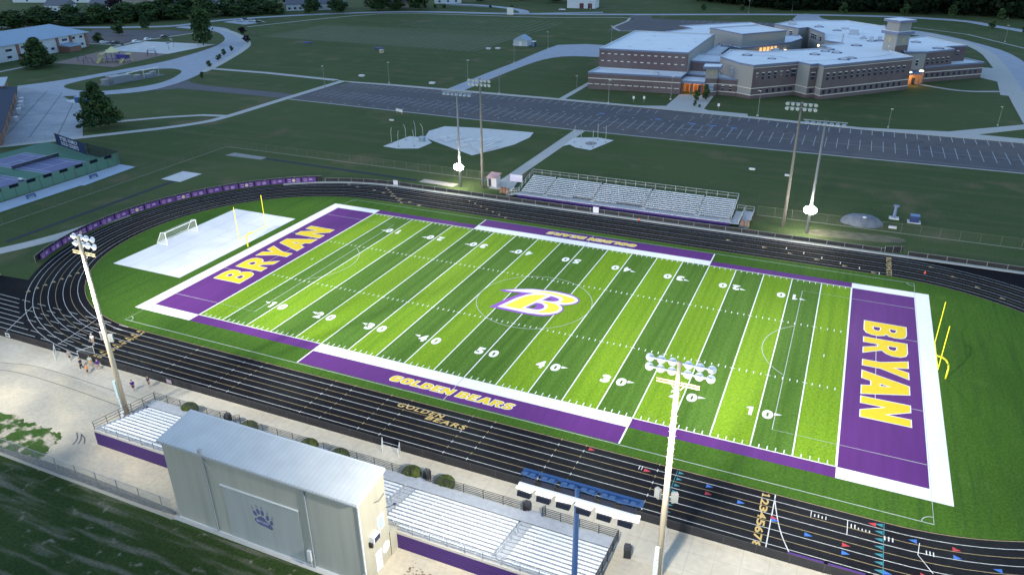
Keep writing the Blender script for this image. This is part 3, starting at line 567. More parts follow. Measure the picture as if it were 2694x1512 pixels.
By1=[(-1.81,3.20),(0.66,3.82),(2,3.8),(3.19,3.61),(4.2,3.5),(5.07,3.30),(5.6,3.05),(5.90,2.74),(5.95,2.35),(5.78,1.97),(5.35,1.5),(4.76,1.09),(3.79,0.95),(4.12,1.4),(4.12,1.98),(3.95,2.5),(3.43,2.97),(1.67,3.34)]
By2=[(-3.62,-3.41),(-2.13,0.63),(-1.5,1.4),(-1.00,1.84),(0,2.35),(1.14,2.60),(0.40,0.42),(-0.85,-3.12),(0.76,-3.38),(2.16,-2.96),(2.6,-2.4),(2.78,-1.76),(2.75,-1.1),(2.51,-0.47),(1.33,0.09),(1.68,0.42),(2.7,.4),(3.68,0.19),(4.2,-.2),(4.49,-0.69),(4.65,-1.2),(4.56,-1.70),(4.25,-2.3),(3.67,-2.84),(2.54,-3.31),(0.40,-3.45)]
H1=[(1.08,0.71),(1.88,2.59),(2.8,2.4),(3.45,2.07),(3.55,1.7),(3.41,1.33),(2.8,.9),(2.03,0.75)]; H2=[(-0.41,-2.76),(0.53,-0.51),(1.1,-.42),(1.58,-0.52),(2.22,-1.13),(2.3,-1.7),(2.10,-2.22),(1.7,-2.6),(1.12,-2.72)]
struct(loops('midfield_letter_border',[Bp],.029,BPUR)); struct(loops('midfield_letter_white',[Bw,H1,H2],.033,WHITE)); struct(loops('midfield_letter_yellow',[By1],.037,BYEL)); struct(loops('midfield_letter_yellow',[By2],.037,BYEL))
struct(loops('midfield_letter_green',[[(.1,-2.5),(.5,-1.3),(1,-1.4),(1.0,-2.1),(.6,-2.55)],[(1.7,1.0),(1.95,1.75),(2.3,1.6),(2.3,1.15)]],.036,G_DARK))

# ================================================================ SCHOOL
school=thing('school_building','brick and grey block school with white flat roofs and clock towers beyond the car park','school building',(0,170,0))
PO=Vector((0,170,0))
def part(mb,name,mt,par,smooth=False):
    o=mb.build(name,mt,par,smooth); 
    if par is not None:
        off=Vector(par['_o']) if '_o' in par else Vector((0,0,0))
        o.location=-off
    return o
school['_o']=(0,170,0)
def block(par,pts,h,wallm,z0=0,roof='roof',fas=.5,roofm=None,hole=False):
    m=MB(); m.prism(pts,z0,h-fas); part(m,'wall',wallm,par)
    # cornice: strip proud of the wall, roof sheet inset inside it
    c=MB(); n=len(pts); ar=sum(a[0]*b[1]-b[0]*a[1] for a,b in zip(pts,pts[1:]+pts[:1])); sg=1 if ar>0 else -1
    def off(d):
        out=[]
        for i in range(n):
            p=Vector(pts[i]);a=(p-Vector(pts[i-1])).normalized();b=(Vector(pts[(i+1)%n])-p).normalized()
            na=Vector((a.y,-a.x))*sg; nb=Vector((b.y,-b.x))*sg; k=(na+nb); k=k/max(.3,k.dot(na)); out.append(tuple(p+k*d))
        return out
    o1=off(.12); o2=off(-.28)
    if sg<0: o1=o1[::-1]; o2=o2[::-1]
    for k in range(n):
        k2=(k+1)%n; A_,B2,C_,D_=o1[k],o1[k2],o2[k2],o2[k]; z0_,z1_=h-fas-.02,h+.05
        c.cm=0; c.face([(*A_,z0_),(*B2,z0_),(*B2,z1_),(*A_,z1_)]); c.cm=1; c.face([(*A_,z1_),(*B2,z1_),(*C_,z1_),(*D_,z1_)]); c.cm=2; c.face([(*C_,z1_),(*C_,h-.4),(*D_,h-.4),(*D_,z1_)]); c.cm=0; c.face([(*B2,z0_),(*A_,z0_),(*D_,z0_),(*C_,z0_)])
    part(c,'cornice',[FASC,mat('parapet_coping',(.50,.53,.60),.6),mat('parapet_inner',(.40,.44,.50),.7)],par)
    r=MB(); r.prism(off(-.2),h-fas,h-.38); part(r,roof,roofm or ROOFW,par)
def wall_band(par,p,q,z,hh=.22,d=.06,m=BAND,name='band'):
    p=Vector((*p,0));q=Vector((*q,0)); n=(q-p).normalized(); nn=Vector((n.y,-n.x,0)); c=(p+q)/2+nn*d/2; b=MB(); b.obox((c.x,c.y,z),((q-p).length,d+.04,hh),math.atan2(n.y,n.x)); return part(b,name,m,par)
def window(par,p,q,s,z0,z1,wd,m=GLASS,name='window',lintel=True):
    p=Vector((*p,0));q=Vector((*q,0)); n=(q-p).normalized(); nn=Vector((n.y,-n.x,0)); c=p+n*s+nn*.03; a=math.atan2(n.y,n.x)
    b=MB(); b.obox((c.x,c.y,(z0+z1)/2),(wd,.12,z1-z0),a); o=part(b,name,m,par)
    if lintel: 
        b=MB(); b.obox((c.x,c.y,z1+.12),(wd+.25,.18,.24),a); b.obox((c.x,c.y,(z0+z1)/2),(wd,.17,.10),a); l=b.build('window_trim',BAND,o)
    return o
# gymnasium
GL0=(-46.8,164.4);GR0=(-14.1,166.6)
block(school,[GL0,GR0,(-14.0,176.3),(-46.6,175.6)],5.9,BRICK); block(school,[(-46.6,175.9),(-14.3,176.6),(-14.9,229),(-47.9,229)],12.5,BRICK)
wall_band(school,GL0,GR0,3.85); wall_band(school,GL0,GR0,1.0,.12) if 0 else None
m=MB(); m.obox((-14.38,202.8,6.2),(52.2,.2,12),R(90.65)); part(m,'wall',BLOCK,school)
for k in range(13):
    s=1.3+k*2.45
    for z in (10.6,8.1): window(school,(-46.6,175.9),(-14.3,176.6),s,z,z+.28,1.05,BAND,'vent_block',False)
for k in range(14): window(school,GL0,GR0,.9+k*2.36,1.75,1.97,1.75,BAND,'vent_block',False)
for (x,y) in ((-38,186),(-23,186),(-18,195),(-18,207),(-20,215),(-36,205),(-37,218)):
    b=MB(); b.box(x-.8,x+.8,y-.12,y+.12,12.13,12.2); part(b,'roof_seam',UNIT,school)
b=MB(); b.box(-24.5,-22.5,168.5,170,5.5,6.4); part(b,'rooftop_unit',UNIT,school)
# links and entry
block(school,[(-14.2,181),(-3.8,181),(-3.8,198),(-14.5,198)],9.2,BRICK); block(school,[(-14.0,176),(-6,175),(-6,181.2),(-14.0,181.2)],5.6,BRICK)
block(school,[(-14.4,198),(-6.5,198),(-9,214),(-8,258),(-14.8,262)],7.4,BLOCK)
b=MB(); b.box(-14.1,-6.1,172.2,175.2,0,3.7); part(b,'wall',ORANGE,school)
for k in range(5): b=MB(); b.box(-13.0+k*1.35,-12.1+k*1.35,172.05,172.25,.1,2.5); o=part(b,'door',GLASS if k in (1,3) else mat('door_red_brown',(.25,.08,.03),.5),school); b=MB(); b.box(-12.3+k*1.35,-12.25+k*1.35,171.9,172.05,1.0,1.3); b.build('handle',STEEL,o)
b=MB(); b.box(-14.3,-6.0,167.4,175.2,3.7,4.6); part(b,'canopy',FASC,school); b=MB(); b.box(-14.2,-6.1,167.5,175.1,4.602,4.66); part(b,'roof',ROOFW,school)
for x in (-13.6,-10.3,-7): b=MB(); b.box(x-.25,x+.25,167.8,168.3,0,3.7); part(b,'column',BRICK,school)
for x in (-12,-8.5): b=MB(); b.box(x-.3,x+.3,169.5,170,3.6,3.69); part(b,'lamp',LITL,school)
T2=[(-6.1,168.2),(-2.2,169.2),(-2.6,173),(-6.5,172)]
m=MB(); m.prism(T2,0,5.6); part(m,'wall',BRICK,school); m=MB(); m.prism([(a*1.0-.03,b-.03) for a,b in T2],5.6,8.9); part(m,'wall',BLOCK,school)
m=MB(); m.prism([(-7.0,166.9),(-1.2,168.4),(-1.7,174.1),(-7.5,172.8)],8.9,9.7); part(m,'cornice',FASC,school); m=MB(); m.prism([(-6.9,167.0),(-1.3,168.5),(-1.8,174.0),(-7.4,172.7)],9.702,9.75); part(m,'roof',ROOFW,school)
def emblem(par,p,q,s,z,r):
    p=Vector((*p,0));q=Vector((*q,0)); n=(q-p).normalized(); nn=Vector((n.y,-n.x,0)); c=p+n*s+Vector((0,0,z)); b=MB(); b.tube(c,c+nn*.12,r,r,16); part(b,'emblem',mat('emblem_gold',(.30,.28,.20),.6),par)
emblem(school,T2[0],T2[1],2,7.6,.8); wall_band(school,T2[0],T2[1],3.9); wall_band(school,T2[0],T2[1],1.3)
for z in (1.6,2.9): window(school,T2[0],T2[1],2.2,z,z+1,1.6,GLASSB,lintel=False)
block(school,[(-2.3,170.2),(4.3,170.0),(6,176),(-3.6,181)],5.8,BRICK)
for z in (1.3,3.7): wall_band(school,(-2.3,170.2),(4.3,170.0),z)
for s in (2,4.6): window(school,(-2.3,170.2),(4.3,170.0),s,1.7,3.2,.7)
# main wing
FP=[(-3.8,181),(4.3,170.3),(9.4,167.0),(22.2,179.7),(26.4,175.6),(28.7,177.7),(30.6,174.6),(57.7,203.6),(50.6,216.7),(52.4,232),(48.6,292),(32.2,309.9),(13.9,303.6),(7.4,296.8),(2.6,285),(14.2,272.7),(17.8,277),(26,257.3),(27.3,235.9),(34.1,230.6),(26.3,221.8),(30.3,216.1),(16,204.5),(7.4,198),(-3.5,199)]
block(school,FP,11.1,BLOCK)
def face(p,q,m=BRICK):
    p=Vector(p);q=Vector(q); n=(q-p).normalized(); nn=Vector((n.y,-n.x)); c=(p+q)/2+nn*.05; b=MB(); b.obox((c.x,c.y,5.25),((q-p).length,.14,10.4),math.atan2(n.y,n.x)); part(b,'wall',m,school)
    wall_band(school,tuple(p+nn*.1),tuple(q+nn*.1),10.1,.16,.06)
F1=((9.45,167.1),(22.2,179.7));F2=((26.4,175.6),(28.7,177.7));F3=((30.8,174.8),(57.6,203.6))
face(*F1);face(*F2);face(*F3)
for p,q in zip(FP[1:7],FP[2:8]):
    wall_band(school,p,q,.6,1.16,.15,BRICK,'base_course')
    for z in (1.3,3.5): wall_band(school,p,q,z,.2,.16)
def nrm_off(F,d):
    p=Vector(F[0]);q=Vector(F[1]); n=(q-p).normalized(); nn=Vector((n.y,-n.x)); return tuple(p+nn*d),tuple(q+nn*d)
A1=nrm_off(F1,.13);A3=nrm_off(F3,.13);A2=nrm_off(F2,.13)
for k in range(6): window(school,*A1,1.6+k*2.45,6.3,8.3,.75,mat('window_boarded',(.13,.11,.12),.8) if k in (0,4) else GLASS)
window(school,*A1,16.4,6.3,8.7,1.7); 
for k in range(5): window(school,*A1,4+k*2.45,1.75,2.9,.85,lintel=False)
window(school,*A1,15.9,1.8,2.9,1.8,lintel=False)
for k in range(14): window(school,*A3,1.9+k*2.62,6.2,8.3,.85)
for k in range(14): window(school,*A3,1.2+k*2.62,1.75,3.0,.95,lintel=False)
window(school,*A2,1.5,6,8.2,1.4); window(school,*A2,1.5,1.6,3.0,1.4,lintel=False)
window(school,(-3.8,181),(4.3,170.3),9,6.2,8.6,1.1,GLASSB)
# auditorium + courtyard
block(school,[(-19.6,244.9),(-3.8,228.8),(11.3,246.5),(-2.2,262.8)],13,BLOCK); block(school,[(-8.5,240),(-8.3,229),(-3.8,224.8),(13.5,248),(17,262),(15,272),(-3,266)],8.2,BLOCK)
CY=nrm_off(((-3.8,224.8),(13.5,248)),.05)
wall_band(school,*CY,5.2)
for k in range(9):
    window(school,*CY,8+k*2.1,3.2+.0*k,5.0,1.5,LITW,lintel=False)
for k in range(5): window(school,*CY,12+k*2.1,5.5,7.3,1.3,LITW,lintel=False)
for k in range(6): b=MB(); c=Vector(CY[0])+(Vector(CY[1])-Vector(CY[0])).normalized()*(8+k*3.6); b.ell((c.x+.3,c.y-.4,5.3),(.55,.4,.3),8,4); part(b,'lamp',LITL,school)
for p,q,ss,z in (((2.6,285),(14.2,272.7),12,7.5),((17.8,277),(26,257.3),6,7.5),((17.8,277),(26,257.3),8.4,7.5),((17.8,277),(26,257.3),10.8,7.5),((17.8,277),(26,257.3),17,7.5)): window(school,p,q,ss,z,z+1.8,1.7)
b=MB(); b.ell((24,262,5.5),(.6,.5,.4),8,4); part(b,'lamp',LITL,school)
block(school,[(-48.7,229.2),(-15,229.2),(-15,262),(-3,262.8),(11.5,247),(14,270),(3,285),(-10,334),(-16.2,343.3),(-48,315.8),(-39.6,307.2),(-48.7,290.7)],5,BRICK,roofm=ROOFW)
# east wing
block(school,[(54.9,226),(55.2,215.5),(62.5,218.4),(72.1,228.7),(69.3,234.7),(77.1,240.4),(63.8,263.9),(56.3,254.5)],11.0,BRICK); block(school,[(63.3,219.4),(83.6,237.6),(78.5,245.5),(62,233)],5.7,BRICK)
E1=((63.3,219.4),(83.6,237.6)); E2=((62.5,218.4),(72.1,228.7)); E0=((55.2,215.5),(62.5,218.4))
for z in (1.4,3.6): wall_band(school,*E1,z)
m=MB(); p,q=Vector(E0[0]),Vector(E0[1]); c=(p+q)/2; m.obox((c.x,c.y-.05,5.2),((q-p).length+.1,.2,10.2),math.atan2((q-p).y,(q-p).x)); part(m,'wall',BLOCK,school)
for k in range(5): window(school,*nrm_off(E2,.03),1.6+k*2.5,6.5,8.2,.8)
for k in range(2): window(school,*nrm_off(E0,.1),2.2+k*3,6.2,8.1,.8)
for k in range(2): window(school,(69.3,234.7),(77.1,240.4),3.6+k*2.6,7.6,9.0,.8)
for k in range(10): window(school,*E1,1.2+k*2.55,1.9,3.1,.85,lintel=False)
b=MB(); b.prism([(57.2,208.5),(62.2,213.5),(63.2,219.4),(57.5,214)],3.9,4.7); part(b,'canopy',FASC,school); b=MB(); b.prism([(57.9,212.4),(62.0,216.9),(63.2,219.0),(59,218)],0,3.9); part(b,'wall',ORANGE,school)
for x,y in ((57.8,209.3),(61.7,213.6)): b=MB(); b.box(x-.3,x+.3,y-.3,y+.3,0,3.9); part(b,'column',REDB,school); b=MB(); b.ell((x+.2,y,5.0),(.8,.5,.28),8,4); part(b,'lamp',mat('wall_lamp_bright',(.9,.9,.7),.5,emis=((1,.9,.6),2.2)),school)
b=MB(); b.box(59.4,60.4,213.6,213.8,.1,2.4); o=part(b,'door',GLASS,school); b=MB(); b.box(60.2,60.25,213.5,213.6,1,1.3); b.build('handle',STEEL,o)
# clock tower
c0=Vector((52.0,220.0)); ang=R(52)
def sq(r): return [(c0.x+r*math.cos(ang+PI/4*0+k*PI/2+R(-142)),c0.y+r*math.sin(ang+k*PI/2+R(-142))) for k in range(4)]
m=MB(); m.prism(sq(4.2),0,16.6); part(m,'tower_wall',BLOCK,school); m=MB(); m.prism(sq(5.5),16.6,17.6); part(m,'cornice',FASC,school); m=MB(); m.prism(sq(5.4),17.602,17.66); part(m,'roof',ROOFW,school)
m=MB(); m.prism(sq(4.0),17.6,20.7); part(m,'tower_wall',BLOCK,school); m=MB(); m.prism(sq(5.4),20.7,21.5); part(m,'cornice',FASC,school); m=MB(); m.prism(sq(5.3),21.502,21.56); part(m,'roof',ROOFW,school)
S4=sq(4.2); S4b=sq(4.3)
fr=[(S4[0],S4[1]),(S4[3],S4[0])]
for p,q in fr: emblem(school,p,q,3,14.6,.95)
p,q=fr[0]; pp,qq=nrm_off((p,q),.02); b=MB(); n=(Vector(qq)-Vector(pp)); c=(Vector(pp)+Vector(qq))/2; b.obox((c.x,c.y,11.8),(n.length,.12,2.0),math.atan2(n.y,n.x)); part(b,'wall',BRICK,school)
for z in (12.0,14.0): window(school,*fr[1],3,z,z+.6,.6,UNIT,'vent_block',False)
# rooftop plant
for pts in ([(23,183.2),(29,186.7),(37.5,193.2),(41.2,197.3),(45.3,200.1),(51,209.5)],[(27,256),(36,250),(42,244),(46.5,240)],[(6,190),(12,192),(18,188)]):
    m=MB()
    for p in strip(smooth_pts(pts,1),.45): m.sheet([tuple(q) for q in p],10.75)
    part(m,'roof_stain',mat('roof_stain_grey',(.34,.40,.48),.8),school)
for (x,y,z,a,b_,h) in ((-11.5,258,7.45,1.6,1.6,1.5),(-11,236,7.45,1.0,1,.7),(-10,203,7.45,.8,1.0,1.2),(12,206,11.15,.9,.9,.6),(4,190,11.15,.9,.9,.6),(13,185,11.15,.7,.7,.5),(30,214,11.15,1,1,.6),(26,200,11.15,.9,.9,.6),(29,209,11.15,.8,.8,.7),(33,207,11.15,.9,.9,.6),(36,192,11.15,1,.9,.6),(38,196,11.15,1,.8,.5),(39,228,11.15,1,1,.5),(44,243,11.15,.8,1.0,1.6),(47,245,11.15,.8,1.0,1.6),(37,262,11.15,1.8,1.8,1.6),(30,272,11.15,.9,.9,.6),(22,283,11.15,1,1,.8),(10,288,11.15,1.6,1.4,1.5),(60,246,11.05,.9,.9,.5),(67,231,11.05,1,1,.5),(41,250,11.15,.7,.7,.8),(33,278,11.15,1.5,.8,.6)):
    z-=.45; b=MB(); b.box(x-a,x+a,y-b_,y+b_,z,z+h); part(b,'rooftop_unit',UNIT,school); b=MB(); b.box(x-a*2,x+a*2,y-b_*2.2,y+b_*2.2,z-.05,z+.03) if a<1.3 else b.box(x-a-.2,x+a+.2,y-b_-.2,y+b_+.2,z-.05,z+.03); part(b,'roof_walk_pad',mat('roof_pad_navy',(.10,.14,.24),.7),school)
b=MB(); b.tube((33.6,233,11),(33.6,233,14),.35,.35,8); part(b,'flue',UNIT,school)
for x,y,e in ((-10.3,169.3,500),(59.8,211.5,700),(8,234,450)):
    l=bpy.data.lights.new('entrance_lamp_light','POINT'); l.energy=e*.42; l.color=(1,.5,.16); l.shadow_soft_size=.4; o=bpy.data.objects.new('entrance_lamp_light',l); COL.objects.link(o); o.location=(x,y,3.3 if y<230 else 4.6)

# ================================================================ far-left buildings, houses
def frame_obj(name,label,cat,loc,rz,group=None):
    return thing(name,label,cat,loc,rz,group)
# long classroom building: base line (-308.9,131.3)->(-314.2,172.1) continued
cb_=thing('classroom_building','long two storey building with white panels, brick piers and blue-grey metal roof beside the playground','school building',(-302.7,84.8,0),R(97.4))
Lb=92
def cpart(mb,n,m,par=cb_): return mb.build(n,m,par)
# local: x along the front (0 = east end, + towards camera-left), y back(+) ; front wall at y=0 facing -y
cpart(MB().box(0,Lb,0.15,26,0,6.9),'wall',WHITEP)
for x in (0,9.6,17.6,30,40,53,66,80): cpart(MB().box(Lb-x-1.5,Lb-x,-.15,.6,0,7.0),'brick_pier',REDB)
cpart(MB().box(Lb-.8,Lb+.2,.5,26.2,0,7.0),'end_wall',REDB)
m=MB(); i=0
m.v=[(-1,-1,7),(Lb+1,-1,7),(Lb+1,27,7),(-1,27,7),(9,14,11.2),(Lb-7,14,11.2),(-1,-1,6.7),(Lb+1,-1,6.7),(Lb+1,27,6.7),(-1,27,6.7)]
m.f=[[0,1,5,4],[1,2,5],[2,3,4,5],[3,0,4],[6,7,1,0],[7,8,2,1],[8,9,3,2],[9,6,0,3],[9,8,7,6]]; m.m=[0]*9
cpart(m,'roof',METALR)
for x,z,wd in ((3,5.2,1.6),(7.5,5.2,1.6),(3.2,1.8,1.4),(12.5,5,3),(21,2.0,1.8),(27.5,5.2,3),(34,4.8,1.6),(37.5,4.9,1.4),(44,4.6,3.2),(45,1.7,2.2),(57,4.8,2.4),(61,4.8,2.4),(70,4.8,2.4)):
    x=Lb-x-wd
    o=cpart(MB().box(x,x+wd,.0,.18,z-.55,z+.55),'window',GLASS); MB().box(x-.08,x+wd+.08,-.06,.16,z-.75,z-.57).build('window_trim',TRIMW,o)
an=MB(); an.box(Lb-18,Lb-11,-6,-.16,0,2.7); cpart(an,'annex_wall',REDB); an=MB(); an.v=[(Lb-29+q[0],q[1],q[2]) for q in ((10.6,-6.4,2.7),(18.4,-6.4,2.7),(18.4,.1,3.6),(10.6,.1,3.6),(10.6,-6.4,2.5),(18.4,-6.4,2.5),(18.4,.1,2.71),(10.6,.1,2.71))]; an.f=[[0,1,2,3],[4,5,1,0],[5,6,2,1],[6,7,3,2],[7,4,0,3]]; an.m=[0]*5; cpart(an,'annex_roof',METALR)
# service building at left edge: long wall (-229,76.6)->(-172,32)
sv=thing('service_building','low brick building with a dark hipped roof and dock clutter at the left edge','building',(-229.1,76.6,0),math.atan2(32.0-76.6,-172.3+229.1))
def spart(mb,n,m): return mb.build(n,m,sv)
spart(MB().box(0,74,-26,0,0,3.6),'wall',REDB)
m=MB(); m.v=[(-1,.8,3.6),(75,.8,3.6),(75,-27,3.6),(-1,-27,3.6),(7,-13,6.2),(67,-13,6.2)]; m.f=[[0,3,4],[3,2,5,4],[2,1,5],[1,0,4,5],[0,1,2,3]]; m.m=[0]*5; spart(m,'roof',mat('slate_blue_roof',(.065,.08,.115),.95,(1,.1),spec=.05))
m=MB(); m.box(-14,4,-20,-3,0,4.9); spart(m,'wall',REDB); m=MB(); m.box(-14.6,4.6,-20.6,-2.4,4.9,5.2); spart(m,'roof',mat('pale_blue_roof',(.34,.42,.5),.6)); spart(MB().box(-6,-3,-12,-9,5.2,6.2),'rooftop_unit',UNIT)
for x in (6,16,27,38,50,62): spart(MB().box(x,x+1.6,0,.12,0,2.3),'door',mat('door_tan',(.30,.20,.14),.6))
for i,(x,y,s) in enumerate(((11,2.2,1.3),(20,2.4,1.6),(23,2,1.1),(31,2.2,1.4),(43,2,1.2))):
    a=sv.rotation_euler.z; X=-229.1+x*math.cos(a)-y*math.sin(a); Y=76.6+x*math.sin(a)+y*math.cos(a)
    t=thing('utility_cabinet',('grey utility cabinet nearest the far corner of the service building','tall pale utility cabinet by the dock of the service building','small dark utility cabinet beside the tall one','pallet-sized grey cabinet halfway along the service building','grey cabinet nearest the tennis courts along the service building')[i],'cabinet',(X,Y,0),a)
    MB().box(-s*.6,s*.6,-s*.4,s*.4,.15,s*1.25).build('cabinet_body',UNIT if i!=1 else WHITEP,t); MB().box(-s*.66,s*.66,-s*.46,s*.46,s*1.25,s*1.35).build('cabinet_lid',TRIMW,t); MB().box(-s*.5,s*.5,-s*.3,s*.3,0,.15).build('base',WALK,t)
def house(loc,rz,L,D,H,pitch,wm,rm,label,gar=False,hip=False):
    t=thing('house',label,'house',(*loc,0),rz,'houses beyond the tree belt')
    MB().box(-L/2,L/2,-D/2,D/2,0,H).build('wall',wm,t)
    m=MB(); e=.5; hx=L/2-(D/2 if hip else -e)
    m.v=[(-L/2-e,-D/2-e,H),(L/2+e,-D/2-e,H),(L/2+e,D/2+e,H),(-L/2-e,D/2+e,H),(-hx,0,H+pitch),(hx,0,H+pitch)]; m.f=[[0,1,5,4],[1,2,5],[2,3,4,5],[3,0,4],[3,2,1,0]]; m.m=[0]*5
    m.build('roof',rm,t)
    for k in (-.32,.0,.3): MB().box(L*k-.8,L*k+.8,-D/2-.06,-D/2+.02,1,2.3).build('window',GLASS,t)
    MB().box(L*.42-.5,L*.42+.5,-D/2-.06,-D/2+.02,0,2.1).build('door',TRIMW,t)
    if gar: MB().box(-L*.2-2.4,-L*.2+2.4,-D/2-.1,-D/2+.02,0,2.3).build('garage_door',WHITEP,t)
    return t
RW=mat('house_white_siding',(.55,.60,.66),.8); RC=mat('house_cream_wall',(.42,.38,.33),.8); RR1=mat('grey_shingle',(.13,.14,.17),.9,(1,.15)); RR2=mat('brown_shingle',(.12,.09,.09),.9,(1,.15)); RR3=mat('tan_shingle',(.24,.22,.20),.9,(1,.1))
for a in (((-560,350),R(18),70,18,4.5,4.5,RW,RR3,'long tan-roofed building with small dark windows at the top left corner'),
 ((-492,298),R(20),16,13,4,4,RW,RR1,'white gabled house with grey roof, leftmost behind the dark tree belt',True),
 ((-462,310),R(20),16,13,4,4,RW,RR1,'white gabled house with a wide garage, second from the left behind the tree belt',True),
 ((-478,345),R(20),34,12,4,3.5,RC,RR3,'long low tan-roofed house above the two white gabled ones'),
 ((-425,345),R(25),26,13,4,3.5,RW,RR1,'house with a pale blue gable and long grey roof behind the plum tree'),
 ((-392,352),R(30),24,13,5,4,RW,RR1,'large pale blue house with a white dormer front near the tall roadside tree',True),
 ((-386,320),R(30),17,12,3,3,RC,RR2,'small brown-roofed shed house in front of the pale blue house'),
 ((-352,390),R(35),22,13,4,4,RC,RR2,'brown-roofed house high behind the yellow-green trees'),
 ((-330,358),R(35),12,11,4,3.5,RW,RR1,'small grey house with pointed gable right of the tall roadside tree'),
 ((-310,372),R(38),20,12,4,3.5,RW,RR1,'grey-roofed house right of the dark plum tree',True),
 ((-275,398),R(38),26,14,4,4,RC,mat('maroon_shingle',(.085,.06,.075),.9,(1,.15)),'long maroon-roofed house left of the big round trees'),
 ((-252,440),R(30),20,12,4,4,RW,RR1,'grey house between the two big round tree crowns'),
 ((-222,480),R(20),22,12,4,4,RC,RR2,'brown house behind the curved street at the top edge',False,True),
 ((-192,500),R(15),26,12,4,4,RC,RR2,'long dark-roofed house at the top edge right of the curved street')):
    house(*a)
for q,(x,y,L,D,h,lb) in enumerate(((-143,438,20,12,5,'white barn with maroon doors at the top edge beyond the practice fields'),(-77,600,44,20,6,'distant white shed roof at the top edge above the school'))):
    t=thing('barn',lb,'barn',(x,y,0),R(4 if q==0 else 0)); MB().box(-L/2,L/2,-D/2,D/2,0,h).build('wall',RW,t); m=MB(); m.v=[(-L/2-.4,-D/2-.4,h),(L/2+.4,-D/2-.4,h),(L/2+.4,D/2+.4,h),(-L/2-.4,D/2+.4,h),(-L/2-.4,0,h+3),(L/2+.4,0,h+3)]; m.f=[[0,1,5,4],[1,2,5],[2,3,4,5],[3,0,4],[3,2,1,0]]; m.m=[0]*5; m.build('roof',mat('barn_roof',(.5,.55,.6),.6),t)
    for x0 in (-1,5): MB().box(x0,x0+3,-D/2-.08,-D/2+.01,0,3.4).build('door',mat('maroon_door',(.10,.03,.05),.6),t)
rd=MB()
for p in strip(smooth_pts([(-262,470),(-258,440),(-246,432),(-215,430),(-178,410),(-168,392)],2),7)+strip([(-246,425),(-205,418)],1.5): rd.sheet([tuple(q) for q in p],.05)
for p in strip([(-166,388),(-140,402),(-120,412)],5): rd.sheet([tuple(q) for q in p],.052)
struct(rd.build('residential_street',ROADC))
# hut on the practice field
h=thing('storage_hut','small white storage hut with a blue gable roof beside the practice field','hut',(-111.2,255.3,0),R(2))
MB().box(-3.6,3.6,-3,3,0,2.7).build('wall',WHITEP,h); m=MB(); m.v=[(-3.9,-3.4,2.7),(3.9,-3.4,2.7),(3.9,3.4,2.7),(-3.9,3.4,2.7),(0,-3.4,4.9),(0,3.4,4.9)]; m.f=[[0,4,5,3],[1,2,5,4],[0,1,4],[2,3,5],[3,2,1,0]]; m.m=[0]*5; m.build('roof',METALR,h); MB().box(-.7,.7,-3.08,-3,0,2.1).build('door',TRIMW,h)
k=thing('portable_toilet','dark portable toilet with a white roof beside the storage hut','portable toilet',(-104.5,253.5,0)); MB().box(-.9,.9,-.9,.9,0,2.2).build('cabin',DARKB,k); MB().box(-1,1,-1,1,2.2,2.5).build('roof',TRIMW,k); MB().box(-.6,.6,-.95,-.9,.1,2).build('door',BLUEM,k)
k=thing('entrance_wall_sign','white rectangular sign at the far corner of the practice fields','sign',(-172,377,0)); MB().box(-2.2,2.2,-.3,.3,.6,4.6).build('sign_panel',TRIMW,k); MB().box(-2,2,-.4,.4,0,.6).build('base',WALK,k)

# ================================================================ PRESS BOX
pb=thing('press_box','tall cream metal press box with paw emblem on its plain back wall','press box',(-3.3,-56,0)); pb['_o']=(-3.3,-56,0)
m=MB(); X0,X1,YB,YF=-14.6,7.9,-58.75,-54.7
m.v=[(X0,YB,0),(X1,YB,0),(X1,YF,0),(X0,YF,0),(X0,YB,9.55),(X1,YB,9.55),(X1,YF,10.05),(X0,YF,10.05)]; m.f=[[0,1,5,4],[2,3,7,6],[3,0,4,7],[4,5,6,7]]; m.m=[0]*4
part(m,'wall',SIDING,pb)
m=MB(); m.box(X1-.005,X1+.02,YB,YF,0,9.5); m2=MB(); m2.v=[(X1+.02,YB,0),(X1+.02,YF,0),(X1+.02,YF,10.05),(X1+.02,YB,9.55)]; m2.f=[[0,1,2,3]]; m2.m=[0]; part(m2,'end_wall',SIDEND,pb)
m=MB(); m.v=[(X0-.25,YB-.22,9.5),(X1+.16,YB-.22,9.5),(X1+.16,YF+.12,10.12),(X0-.2,YF+.12,10.12),(X0-.25,YB-.22,9.64),(X1+.16,YB-.22,9.64),(X1+.16,YF+.12,10.26),(X0-.2,YF+.12,10.26)]; m.f=[[3,2,1,0],[4,5,6,7],[0,1,5,4],[1,2,6,5],[2,3,7,6],[3,0,4,7]]; m.m=[0]*6; part(m,'roof',PBROOF,pb)
b=MB(); b.beam((X0-.25,YB-.28,9.48),(X1+.16,YB-.28,9.48),.12,.13); part(b,'gutter',mat('gutter_grey',(.36,.38,.40),.5),pb); b=MB(); b.beam((X1+.18,YB-.2,9.52),(X1+.18,YF+.12,10.15),.06,.16); part(b,'trim',TRIMW,pb)
b=MB(); b.beam((X0-.2,YF+.12,10.24),(X1+.16,YF+.12,10.24),.16,.10); part(b,'trim',TRIMW,pb)
b=MB(); b.beam((X1+.03,YB-.03,0),(X1+.03,YB-.03,9.5),.12,.12); part(b,'trim',TRIMW,pb)
for x in (-9.4,2.26): 
    b=MB(); b.beam((x,YB-.09,.1),(x,YB-.09,9.5),.12,.1); part(b,'downspout',mat('downspout_grey',(.27,.30,.33),.5),pb)
